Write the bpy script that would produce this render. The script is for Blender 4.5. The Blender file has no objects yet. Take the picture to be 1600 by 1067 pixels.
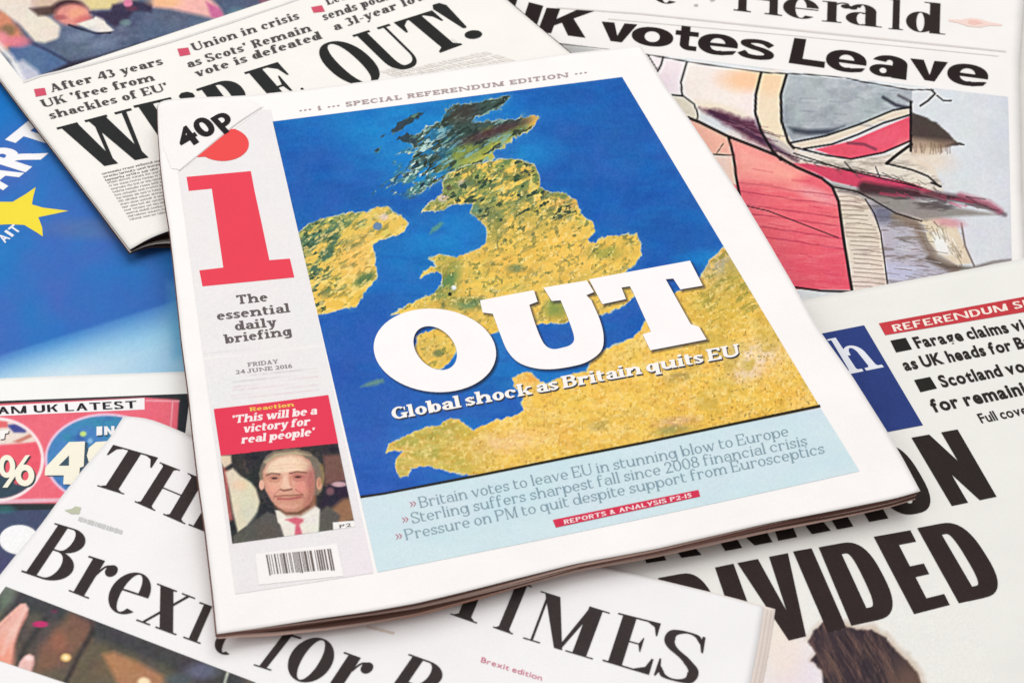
import bpy, math, random
import numpy as np
from mathutils import Vector, Matrix
from mathutils.geometry import delaunay_2d_cdt

# ------------------------------------------------------------------ camera, world, lamps
scene = bpy.context.scene
COL = scene.collection
PW, PH, FPX = 1600.0, 1067.0, 1882.0           # photograph's frame and focal length in its pixels
CAM_H = 0.432                                   # metres above the table top
n = np.array([-0.0378, 0.7015, 0.7117]); n /= np.linalg.norm(n)
Uc = -n                                          # world up in camera axes (x right, y down, z forward)
Fc = np.array([0, 0, 1.0]) - Uc * Uc[2]; Fc /= np.linalg.norm(Fc)
Rc = np.cross(Fc, Uc)
W2C = np.array([Rc, Fc, Uc])                     # rows: world axes in camera axes
CAM = np.array([0.0, 0.0, CAM_H])
cd = bpy.data.cameras.new("camera"); cam = bpy.data.objects.new("camera", cd); COL.objects.link(cam)
cr = W2C @ np.array([1, 0, 0]); cu = W2C @ np.array([0, -1, 0]); cb = W2C @ np.array([0, 0, -1])
m = Matrix.Identity(4)
for i in range(3):
    m[i][0], m[i][1], m[i][2], m[i][3] = cr[i], cu[i], cb[i], CAM[i]
cam.matrix_world = m
cd.sensor_width = 36; cd.lens = FPX / PW * 36
cd.clip_start = 0.01; cd.clip_end = 50
cd.dof.use_dof = True; cd.dof.focus_distance = 0.60; cd.dof.aperture_fstop = 17
scene.camera = cam

world = bpy.data.worlds.new("World"); scene.world = world; world.use_nodes = True
world.node_tree.nodes["Background"].inputs[0].default_value = (1.0, 0.985, 0.97, 1)
world.node_tree.nodes["Background"].inputs[1].default_value = 0.53

def area(name, loc, target, size, power, color):
    l = bpy.data.lights.new(name, 'AREA'); l.shape = 'SQUARE'; l.size = size; l.energy = power; l.color = color
    o = bpy.data.objects.new(name, l); COL.objects.link(o)
    o.location = loc
    o.rotation_euler = (Vector(target) - Vector(loc)).to_track_quat('-Z', 'Y').to_euler()
    return o
area("softbox_lamp", (0.15, 1.35, 2.2), (0.05, 0.5, 0.0), 1.9, 39.5, (1.0, 0.985, 0.965))
area("fill_lamp", (-1.3, -0.2, 1.6), (0.0, 0.5, 0.0), 1.0, 10.5, (1.0, 0.97, 0.95))
vs = scene.view_settings
vs.view_transform = 'Standard'; vs.look = 'None'; vs.exposure = 0.0; vs.gamma = 1.0
vs.use_curve_mapping = False
scene.cycles.max_bounces = 6

# ------------------------------------------------------------------ geometry helpers
def rays(X, Y):
    d = np.stack([(np.asarray(X, float) - PW/2) / FPX, (np.asarray(Y, float) - PH/2) / FPX, np.ones_like(np.asarray(X, float))], -1)
    return d @ W2C.T
def place(X, Y, Z):
    """point at height Z on the sight line through photograph position (X, Y)"""
    r = rays(X, Y)
    t = (np.asarray(Z) - CAM[2]) / r[..., 2]
    return CAM + r * t[..., None]
def resample(pts, k):
    p = np.array(pts, float); d = np.r_[0, np.cumsum(np.hypot(*np.diff(p, axis=0).T))]
    s = np.linspace(0, d[-1], k)
    return np.stack([np.interp(s, d, p[:, 0]), np.interp(s, d, p[:, 1])], 1)
def smooth(p, it=2):
    p = p.copy()
    for _ in range(it):
        p[1:-1] = (p[:-2] + 2*p[1:-1] + p[2:]) / 4
    return p
def coons(top, right, bottom, left, nu, nv):
    T = smooth(resample(top, nu)); B = smooth(resample(bottom, nu)); L = smooth(resample(left, nv)); R = smooth(resample(right, nv))
    u = np.linspace(0, 1, nu)[None, :, None]; v = np.linspace(0, 1, nv)[:, None, None]
    C = (1-v)*T[None] + v*B[None] + (1-u)*L[:, None] + u*R[:, None]
    C = C - ((1-u)*(1-v)*T[0] + u*(1-v)*T[-1] + (1-u)*v*B[0] + u*v*B[-1])
    return C[..., 0], C[..., 1]
def homog(q):
    """unit square -> quad q = TL, TR, BR, BL with (0,0) = TL"""
    s = [(0, 0), (1, 0), (1, 1), (0, 1)]; A = []; b = []
    for (u, v), (x, y) in zip(s, q):
        A.append([u, v, 1, 0, 0, 0, -x*u, -x*v]); b.append(x)
        A.append([0, 0, 0, u, v, 1, -y*u, -y*v]); b.append(y)
    h = np.append(np.linalg.solve(A, b), 1).reshape(3, 3)
    def f(U, V):
        w = h[2, 0]*U + h[2, 1]*V + h[2, 2]
        return (h[0, 0]*U + h[0, 1]*V + h[0, 2]) / w, (h[1, 0]*U + h[1, 1]*V + h[1, 2]) / w
    return f

# value noise (vectorised)
def hash2(ix, iy, seed):
    h = (ix.astype(np.int64) * 374761393 + iy.astype(np.int64) * 668265263 + seed * 974634777) & 0xFFFFFFFF
    h = ((h ^ (h >> 13)) * 1274126177) & 0xFFFFFFFF
    return ((h ^ (h >> 16)) & 0xFFFF) / 65535.0
def vnoise(X, Y, sc, seed=0):
    x = X / sc; y = Y / sc; ix = np.floor(x); iy = np.floor(y); fx = x - ix; fy = y - iy
    fx = fx*fx*(3-2*fx); fy = fy*fy*(3-2*fy)
    a = hash2(ix, iy, seed); b = hash2(ix+1, iy, seed); c = hash2(ix, iy+1, seed); d = hash2(ix+1, iy+1, seed)
    return (a*(1-fx)+b*fx)*(1-fy) + (c*(1-fx)+d*fx)*fy
def fbm(X, Y, sc, seed=0, o=4):
    r = 0; a = .5; s = 0
    for k in range(o):
        r = r + a*vnoise(X, Y, sc/2**k, seed+k*7); s += a; a *= .55
    return r / s

# ------------------------------------------------------------------ materials
def lin(c):
    c = np.asarray(c, float) / 255.0
    return np.where(c <= .04045, c/12.92, ((c+.055)/1.055)**2.4)
KA = 0.84                                        # print colours as seen -> reflectance under this light
def base_mat(name, rough=0.75, spec=0.05):
    mt = bpy.data.materials.new(name); mt.use_nodes = True
    b = mt.node_tree.nodes["Principled BSDF"]
    b.inputs["Roughness"].default_value = rough; b.inputs["Specular IOR Level"].default_value = spec
    return mt, mt.node_tree, b
def grain_bump(nt, b, scale=900, strength=0.05, dist=0.00004):
    g = nt.nodes.new("ShaderNodeNewGeometry")
    t = nt.nodes.new("ShaderNodeTexNoise"); t.inputs["Scale"].default_value = scale; t.inputs["Detail"].default_value = 3
    nt.links.new(g.outputs["Position"], t.inputs["Vector"])
    bp = nt.nodes.new("ShaderNodeBump"); bp.inputs["Strength"].default_value = strength; bp.inputs["Distance"].default_value = dist
    nt.links.new(t.outputs["Fac"], bp.inputs["Height"])
    t2 = nt.nodes.new("ShaderNodeTexNoise"); t2.inputs["Scale"].default_value = 26; t2.inputs["Detail"].default_value = 2; t2.inputs["Distortion"].default_value = .4
    nt.links.new(g.outputs["Position"], t2.inputs["Vector"])
    b2 = nt.nodes.new("ShaderNodeBump"); b2.inputs["Strength"].default_value = .5; b2.inputs["Distance"].default_value = .0026
    nt.links.new(t2.outputs["Fac"], b2.inputs["Height"]); nt.links.new(bp.outputs["Normal"], b2.inputs["Normal"]); nt.links.new(b2.outputs["Normal"], b.inputs["Normal"])
    return g, t
def mottle(nt, b, rgb, amt, scales=(35, 1400)):
    """colour with broad and fibre-sized variation of the sheet itself"""
    g = nt.nodes.new("ShaderNodeNewGeometry")
    mix = None
    for k, sc in enumerate(scales):
        t = nt.nodes.new("ShaderNodeTexNoise"); t.inputs["Scale"].default_value = sc; t.inputs["Detail"].default_value = 4
        nt.links.new(g.outputs["Position"], t.inputs["Vector"])
        r = nt.nodes.new("ShaderNodeMapRange"); r.inputs["From Min"].default_value = .3; r.inputs["From Max"].default_value = .7
        r.inputs["To Min"].default_value = 1 - amt[k]; r.inputs["To Max"].default_value = 1 + amt[k]*.6
        nt.links.new(t.outputs["Fac"], r.inputs["Value"])
        v = nt.nodes.new("ShaderNodeVectorMath"); v.operation = 'SCALE'
        if mix is None: v.inputs[0].default_value = rgb
        else: nt.links.new(mix.outputs[0], v.inputs[0])
        nt.links.new(r.outputs[0], v.inputs["Scale"]); mix = v
    nt.links.new(mix.outputs[0], b.inputs["Base Color"])
MATS = {}
def paper_mat(rgb, name="newsprint"):
    key = (name, tuple(rgb))
    if key not in MATS:
        mt, nt, b = base_mat(name, .85, .05)
        mottle(nt, b, tuple(lin(rgb) * KA), (.022, .03)); grain_bump(nt, b)
        MATS[key] = mt
    return MATS[key]
def ink_mat(rgb, name="printing_ink"):
    key = (name, tuple(rgb))
    if key not in MATS:
        mt, nt, b = base_mat(name, .8, .04)
        k = .03 if sum(rgb) > 380 else .16
        mottle(nt, b, tuple(lin(rgb) * KA), (k*.5, k), (60, 1100)); grain_bump(nt, b)
        MATS[key] = mt
    return MATS[key]
def print_mat():
    if "pic" not in MATS:
        mt, nt, b = base_mat("colour_print", .8, .04)
        a = nt.nodes.new("ShaderNodeAttribute"); a.attribute_name = "ink"
        g = nt.nodes.new("ShaderNodeNewGeometry")
        t = nt.nodes.new("ShaderNodeTexNoise"); t.inputs["Scale"].default_value = 1300; t.inputs["Detail"].default_value = 2
        nt.links.new(g.outputs["Position"], t.inputs["Vector"])
        r = nt.nodes.new("ShaderNodeMapRange"); r.inputs["From Min"].default_value = .3; r.inputs["From Max"].default_value = .7
        r.inputs["To Min"].default_value = .95; r.inputs["To Max"].default_value = 1.04
        nt.links.new(t.outputs["Fac"], r.inputs["Value"])
        v = nt.nodes.new("ShaderNodeVectorMath"); v.operation = 'SCALE'
        nt.links.new(a.outputs["Color"], v.inputs[0]); nt.links.new(r.outputs[0], v.inputs["Scale"])
        nt.links.new(v.outputs[0], b.inputs["Base Color"]); grain_bump(nt, b)
        MATS["pic"] = mt
    return MATS["pic"]

# ------------------------------------------------------------------ objects
def tag(o, label=None, category=None, group=None, kind=None):
    for k, v in (("label", label), ("category", category), ("group", group), ("kind", kind)):
        if v: o[k] = v
    return o
def mesh_obj(name, verts, faces, mat, parent=None, smooth_sh=True):
    me = bpy.data.meshes.new(name)
    me.from_pydata([tuple(v) for v in verts], [], faces); me.materials.append(mat)
    if smooth_sh: me.polygons.foreach_set("use_smooth", [True]*len(me.polygons))
    me.update()
    o = bpy.data.objects.new(name, me); COL.objects.link(o)
    if parent is not None:
        o.parent = parent; o.matrix_parent_inverse = Matrix.Translation(parent.location).inverted()
    return o
def grid_mesh(name, P, mat, parent, colors=None):
    nv, nu = P.shape[:2]
    me = bpy.data.meshes.new(name)
    idx = np.arange(nv*nu).reshape(nv, nu)
    q = np.stack([idx[1:, :-1], idx[1:, 1:], idx[:-1, 1:], idx[:-1, :-1]], -1).reshape(-1, 4)
    me.vertices.add(nv*nu); me.vertices.foreach_set("co", P.reshape(-1).astype(np.float32))
    me.loops.add(q.size); me.loops.foreach_set("vertex_index", q.reshape(-1).astype(np.int32))
    me.polygons.add(len(q)); me.polygons.foreach_set("loop_start", (np.arange(len(q))*4).astype(np.int32))
    me.polygons.foreach_set("loop_total", np.full(len(q), 4, np.int32))
    me.update(calc_edges=True)
    me.polygons.foreach_set("use_smooth", np.ones(len(q), bool))
    if colors is not None:
        at = me.color_attributes.new("ink", 'FLOAT_COLOR', 'POINT')
        c = np.ones((nv*nu, 4), np.float32); c[:, :3] = colors.reshape(-1, 3)
        at.data.foreach_set("color", c.reshape(-1))
    me.materials.append(mat)
    o = bpy.data.objects.new(name, me); COL.objects.link(o)
    if parent is not None:
        o.parent = parent; o.matrix_parent_inverse = Matrix.Translation(parent.location).inverted()
    return o

class Paper:
    """one newspaper: an Empty with its sheets and printing as children"""
    def __init__(self, label, edges, zf, rgb, nu=60, nv=60):
        self.zf = zf; self.rgb = rgb
        self.X, self.Y = coons(*edges, nu, nv)
        self.P = place(self.X, self.Y, zf(self.X, self.Y))
        c = self.P.reshape(-1, 3).mean(0)
        e = bpy.data.objects.new("newspaper", None); COL.objects.link(e)
        e.empty_display_size = .05; e.location = (c[0], c[1], float(self.P[..., 2].min()) - .004)
        tag(e, label, "newspaper", "newspapers spread over the table"); self.root = e
        self.sheet("front_page", self.P)
    def sheet(self, name, P, th=0.00014, rgb=None):
        nv, nu = P.shape[:2]
        lo = P.copy(); lo[..., 2] -= th
        V = np.concatenate([P.reshape(-1, 3), lo.reshape(-1, 3)]); N = nv*nu
        idx = np.arange(N).reshape(nv, nu); F = []
        F += np.stack([idx[1:, :-1], idx[1:, 1:], idx[:-1, 1:], idx[:-1, :-1]], -1).reshape(-1, 4).tolist()
        F += (np.stack([idx[:-1, :-1], idx[:-1, 1:], idx[1:, 1:], idx[1:, :-1]], -1).reshape(-1, 4) + N).tolist()
        rim = np.r_[idx[0, :-1], idx[:-1, -1], idx[-1, :0:-1], idx[:0:-1, 0]]
        for a, b in zip(rim, np.roll(rim, -1)): F.append([int(a), int(b), int(b)+N, int(a)+N])
        return mesh_obj(name, V, F, paper_mat(rgb or self.rgb), self.root)
    def pages(self, k, dz, sx=0.0006, sy=0.0006, rgb=None, seed=1, grow=0.0, inset=0.0):
        """k loose sheets under the front page; dz(frac, u, v) is how far each hangs below it (m)"""
        rnd = random.Random(seed)
        nv, nu = self.P.shape[:2]
        u = np.linspace(0, 1, nu)[None, :]; v = np.linspace(0, 1, nv)[:, None]
        ctr = self.P.reshape(-1, 3).mean(0)
        for i in range(1, k+1):
            Q = self.P.copy(); Q[..., 2] -= dz(i/k, u, v)
            g = grow*i/k
            Q[..., 0] += rnd.uniform(-sx, sx)*(1 if not grow else 0) + g*u
            Q[..., 1] += rnd.uniform(-sy, sy) + v*sy*.7*np.sin(u*rnd.uniform(5, 14)+rnd.uniform(0, 6))
            Q[..., 0] -= inset*(i/k)*u**6
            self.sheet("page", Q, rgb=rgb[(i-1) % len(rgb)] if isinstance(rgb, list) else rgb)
    # printing on the page
    def at(self, X, Y, lift=0.00012):
        P = place(X, Y, self.zf(np.asarray(X, float), np.asarray(Y, float))); P[..., 2] += lift
        return P
    def flat(self, name, polys, rgb, lift=0.00020, parent=None, label=None, step=14):
        """printed shapes given as outlines in photograph positions"""
        V = []; F = []
        for p in polys:
            p = densify(p, step); vs_, fs = triangulate([p], step*1.3 if step < 30 else 0)
            o = len(V); V += vs_; F += [[a+o for a in f] for f in fs]
        a = np.array(V); P = self.at(a[:, 0], a[:, 1], lift)
        ob = mesh_obj(name, P, F, ink_mat(rgb), parent or self.root, False)
        if label: ob["label"] = label
        return ob
    def letters(self, name, items, rgb, lift=0.00022, parent=None, label=None):
        """items: (glyph geometry, quad) with quad = TL, TR, BR, BL in photograph positions"""
        V = []; F = []
        for (gv, gf, w), q in items:
            f = homog(q)
            x, y = f(gv[:, 0]/w, 1-gv[:, 1])
            pts = [(float(a), float(b_)) for a, b_ in zip(x, y)]; fs = [list(t) for t in gf]
            if math.dist(q[0], q[2]) > 60 and len(gf) < 400: pts, fs = refine(pts, fs, 22)
            o = len(V); V += pts; F += [[a+o for a in t] for t in fs]
        a = np.array(V); P = self.at(a[:, 0], a[:, 1], lift)
        ob = mesh_obj(name, P, F, ink_mat(rgb), parent or self.root, False)
        if label: ob["label"] = label
        return ob
    def picture(self, name, quad, cell, painter, lift=0.00014, parent=None, bow=0.0, label=None):
        w = (math.dist(quad[0], quad[1]) + math.dist(quad[3], quad[2]))/2; h = (math.dist(quad[0], quad[3]) + math.dist(quad[1], quad[2]))/2
        nu = max(4, int(w/cell)); nv = max(4, int(h/cell))
        U, V = np.meshgrid(np.linspace(0, 1, nu), np.linspace(0, 1, nv))
        X, Y = homog(quad)(U, V)
        Y = Y + bow*4*U*(1-U)*V
        c = Canvas(X, Y); painter(c)
        col = lin(np.clip(c.C, 0, 255)) * KA
        ob = grid_mesh(name, self.at(X, Y, lift), print_mat(), parent or self.root, col)
        if label: ob["label"] = label
        return ob

def refine(pts, fs, lim):
    """split long edges so that print follows the curve of its page (shared midpoints, no cracks)"""
    for _ in range(6):
        mid = {}; out = []; hit = False
        def m_(a, b):
            k = (a, b) if a < b else (b, a)
            if math.dist(pts[a], pts[b]) <= lim: return None
            if k not in mid: mid[k] = len(pts); pts.append(((pts[a][0]+pts[b][0])/2, (pts[a][1]+pts[b][1])/2))
            return mid[k]
        for f in fs:
            if len(f) != 3:
                out += [[f[0], f[i], f[i+1]] for i in range(1, len(f)-1)]; hit = True; continue
            a, b, c = f; p, q, r = m_(a, b), m_(b, c), m_(c, a); s = [x for x in (p, q, r) if x is not None]
            if not s: out.append(f); continue
            hit = True
            if len(s) == 3: out += [[a, p, r], [p, b, q], [r, q, c], [p, q, r]]
            elif len(s) == 1:
                if p is not None: out += [[a, p, c], [p, b, c]]
                elif q is not None: out += [[a, b, q], [a, q, c]]
                else: out += [[a, b, r], [r, b, c]]
            else:
                if p is None: out += [[a, b, q], [a, q, r], [r, q, c]]
                elif q is None: out += [[a, p, r], [p, b, c], [p, c, r]]
                else: out += [[p, b, q], [a, p, q], [a, q, c]]
        fs = out
        if not hit: break
    return pts, fs
def densify(p, step):
    out = []
    for a, b in zip(p, list(p[1:]) + [p[0]]):
        k = max(1, int(math.dist(a, b)/step))
        for i in range(k): out.append((a[0]+(b[0]-a[0])*i/k, a[1]+(b[1]-a[1])*i/k))
    return out
def triangulate(polys, fill=0):
    vs_ = []; fs = []
    for p in polys:
        p = [(float(x), float(y)) for x, y in p]
        if sum(a[0]*b[1]-b[0]*a[1] for a, b in zip(p, p[1:]+p[:1])) < 0: p = p[::-1]
        o = len(vs_); vs_ += [Vector((float(x), float(y))) for x, y in p]; fs.append(list(range(o, o+len(p))))
    if fill:
        a = np.array([(v.x, v.y) for v in vs_]); lo = a.min(0); hi = a.max(0)
        for gx in np.arange(lo[0]+fill/2, hi[0], fill):
            for gy in np.arange(lo[1]+fill/2, hi[1], fill): vs_.append(Vector((float(gx), float(gy))))
    r = delaunay_2d_cdt(vs_, [], fs, 1, 1e-5)
    keep = [list(f) for f, of in zip(r[2], r[5]) if len(of)]
    used = sorted({i for f in keep for i in f}); ix = {k: i for i, k in enumerate(used)}
    return [(r[0][k].x, r[0][k].y) for k in used], [[ix[i] for i in f] for f in keep]

# ------------------------------------------------------------------ numerical painter for the colour pictures
class Canvas:
    def __init__(s, X, Y):
        s.X = X; s.Y = Y; s.C = np.zeros(X.shape + (3,))
    def base(s, c): s.C[:] = c
    def mix(s, a, c):
        a = np.clip(a, 0, 1)[..., None]; s.C = s.C*(1-a) + np.asarray(c, float)*a
    def warp(s, amp, sc, seed):
        if not amp: return s.X, s.Y
        return s.X + amp*(fbm(s.X, s.Y, sc, seed)-.5)*2, s.Y + amp*(fbm(s.X, s.Y, sc, seed+91)-.5)*2
    def sd_poly(s, pts, X, Y):
        d = np.full(X.shape, 1e9); ins = np.zeros(X.shape, bool); p = np.array(pts, float)
        for a, b in zip(p, np.roll(p, -1, 0)):
            e = b-a; L = e@e + 1e-9
            t = np.clip(((X-a[0])*e[0] + (Y-a[1])*e[1])/L, 0, 1)
            d = np.minimum(d, np.hypot(X-a[0]-e[0]*t, Y-a[1]-e[1]*t))
            c = ((a[1] > Y) != (b[1] > Y))
            xi = a[0] + (Y-a[1])/(e[1] if abs(e[1]) > 1e-9 else 1e-9)*e[0]
            ins ^= c & (X < xi)
        return np.where(ins, -d, d)
    def m_poly(s, pts, soft=1.2, amp=0, sc=20, seed=0):
        p = np.array(pts); pad = soft*2+amp*2+2
        x0, y0 = p.min(0)-pad; x1, y1 = p.max(0)+pad
        sel = (s.X >= x0) & (s.X <= x1) & (s.Y >= y0) & (s.Y <= y1)
        out = np.zeros(s.X.shape)
        if sel.any():
            X, Y = s.X[sel], s.Y[sel]
            if amp:
                X, Y = X + amp*(fbm(X, Y, sc, seed)-.5)*2, Y + amp*(fbm(X, Y, sc, seed+91)-.5)*2
            out[sel] = np.clip(.5 - s.sd_poly(pts, X, Y)/soft/2, 0, 1)
        return out
    def poly(s, pts, c, soft=1.2, al=1.0, amp=0, sc=20, seed=0):
        mk = s.m_poly(pts, soft, amp, sc, seed); s.mix(mk*al, c); return mk
    def m_ell(s, cx, cy, rx, ry, soft=.15, ang=0):
        a = math.radians(ang); dx = s.X-cx; dy = s.Y-cy
        u = (dx*math.cos(a)+dy*math.sin(a))/rx; v = (-dx*math.sin(a)+dy*math.cos(a))/ry
        return np.clip((1+soft/2-np.hypot(u, v))/soft, 0, 1)
    def ell(s, cx, cy, rx, ry, c, soft=.15, al=1.0, ang=0):
        mk = s.m_ell(cx, cy, rx, ry, soft, ang); s.mix(mk*al, c); return mk
    def line(s, pts, w, c, soft=1.0, al=1.0, taper=False):
        p = np.array(pts, float); d = np.full(s.X.shape, 1e9); n_ = len(p)-1
        for i in range(n_):
            a, b = p[i], p[i+1]; e = b-a; L = e@e+1e-9
            t = np.clip(((s.X-a[0])*e[0]+(s.Y-a[1])*e[1])/L, 0, 1)
            ww = w
            if taper:
                g = (i+t)/n_; ww = w*(1-.8*g) if taper == 1 else w*(.25+.75*np.sin(math.pi*g))
            d = np.minimum(d, np.hypot(s.X-a[0]-e[0]*t, s.Y-a[1]-e[1]*t) - ww/2)
        s.mix(np.clip(.5-d/soft/2, 0, 1)*al, c)
    def blur(s, k=1):
        for _ in range(k):
            for ax in (0, 1):
                a = np.take(s.C, np.r_[0, np.arange(s.C.shape[ax]-1)], ax); b = np.take(s.C, np.r_[np.arange(1, s.C.shape[ax]), s.C.shape[ax]-1], ax)
                s.C = (a + 2*s.C + b)/4
    def sharpen(s, k=.8, n_=2):
        C0 = s.C.copy(); s.blur(n_); s.C = np.clip(C0 + k*(C0-s.C), 0, 255)
    def grain(s, amt, sc=3, seed=5, blocks=True):
        g = (vnoise(s.X, s.Y, sc, seed)-.5)*2*amt
        s.C = s.C + g[..., None]
        if blocks:                                  # coarse colour drift of cheap newsprint printing
            for k in range(3): s.C[..., k] += (fbm(s.X, s.Y, 26, seed+11*k)-.5)*amt*1.6

# ------------------------------------------------------------------ lettering
class Pen:
    def __init__(s, T=.16, t=.05, s_=.07, st=None, xh=.66, wd=1.0, e=2.0, br=.05, asc=1.02):
        s.T = T; s.t = t; s.s = s_; s.st = st if st is not None else t; s.xh = xh; s.wd = wd; s.e = e; s.br = br; s.asc = asc
        s.cache = {}
class Gl:
    def __init__(s, p): s.p = p; s.P = []
    def rect(s, x0, y0, x1, y1):
        if x1 > x0 and y1 > y0: s.P.append([(x0, y0), (x1, y0), (x1, y1), (x0, y1)])
    def poly(s, *pts): s.P.append(list(pts))
    def stem(s, x, y0, y1, b=3, t=3, w=None):
        p = s.p; w = p.T if w is None else w; S = p.s; h = p.st
        s.rect(x, y0, x+w, y1)
        if S > 0:
            for bits, y, d in ((b, y0, 1), (t, y1, -1)):
                if not bits: continue
                xl = x - (S if bits & 1 else 0); xr = x + w + (S if bits & 2 else 0)
                s.rect(xl, min(y, y+d*h), xr, max(y, y+d*h))
                if p.br:
                    k = min(p.br, S*.8)
                    if bits & 1: s.poly((x-k, y+d*h*.99), (x+.001, y+d*h*.99), (x+.001, y+d*(h+k)))
                    if bits & 2: s.poly((x+w+k, y+d*h*.99), (x+w-.001, y+d*h*.99), (x+w-.001, y+d*(h+k)))
    def diag(s, x0, y0, x1, y1, w): s.poly((x0, y0), (x0+w, y0), (x1+w, y1), (x1, y1))
    def flatserif(s, x0, x1, y, d):
        if s.p.s > 0: s.rect(x0, min(y, y+d*s.p.st), x1, max(y, y+d*s.p.st))
    def arm(s, x1, y, d, L=None):
        p = s.p; L = L or .26
        if p.s > 0: s.poly((x1-.02-p.t, y), (x1, y), (x1, y+d*L), (x1-p.t*.8-.012, y+d*L), (x1-p.t*1.3-.05, y+d*p.t))
    def ring(s, cx, cy, rx, ry, a0=0, a1=360, T=None, t=None, n_=None, e=None):
        p = s.p; T = p.T if T is None else T; t = p.t if t is None else t; e = e or p.e
        k = n_ or max(6, int(abs(a1-a0)/9)); q = []
        for i in range(k+1):
            a = math.radians(a0+(a1-a0)*i/k); c, n__ = math.cos(a), math.sin(a)
            cc = math.copysign(abs(c)**(2/e), c); ss = math.copysign(abs(n__)**(2/e), n__)
            q.append(((cx+rx*cc, cy+ry*ss), (cx+(rx-T)*cc, cy+(ry-t)*ss)))
        for A, B in zip(q, q[1:]): s.P.append([A[0], B[0], B[1], A[1]])
    def curve(s, pts, T=None, t=None, sub=6, ends=0):
        p = s.p; T = p.T if T is None else T; t = p.t if t is None else t
        P = [np.array(a, float) for a in pts]; P = [2*P[0]-P[1]] + P + [2*P[-1]-P[-2]]; path = []
        for i in range(1, len(P)-2):
            for j in range(sub):
                u = j/sub
                path.append(.5*((2*P[i])+(-P[i-1]+P[i+1])*u+(2*P[i-1]-5*P[i]+4*P[i+1]-P[i+2])*u*u+(-P[i-1]+3*P[i]-3*P[i+1]+P[i+2])*u**3))
        path.append(P[-2]); L = []; R = []
        for i in range(len(path)):
            d = path[min(i+1, len(path)-1)]-path[max(i-1, 0)]; d /= (np.linalg.norm(d)+1e-9)
            q = i/(len(path)-1); Te = T*min(1, .12+q*ends, .12+(1-q)*ends) if ends else T
            h = .5*math.sqrt((Te*d[1])**2+(t*d[0])**2); nn = np.array([-d[1], d[0]])
            L.append(path[i]+nn*h); R.append(path[i]-nn*h)
        for i in range(len(path)-1): s.P.append([tuple(L[i]), tuple(L[i+1]), tuple(R[i+1]), tuple(R[i])])
    def dot(s, cx, cy, r, ry=None):
        ry = ry or r; s.P.append([(cx+r*math.cos(a), cy+ry*math.sin(a)) for a in np.linspace(0, 2*math.pi, 15)[:-1]])

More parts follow.
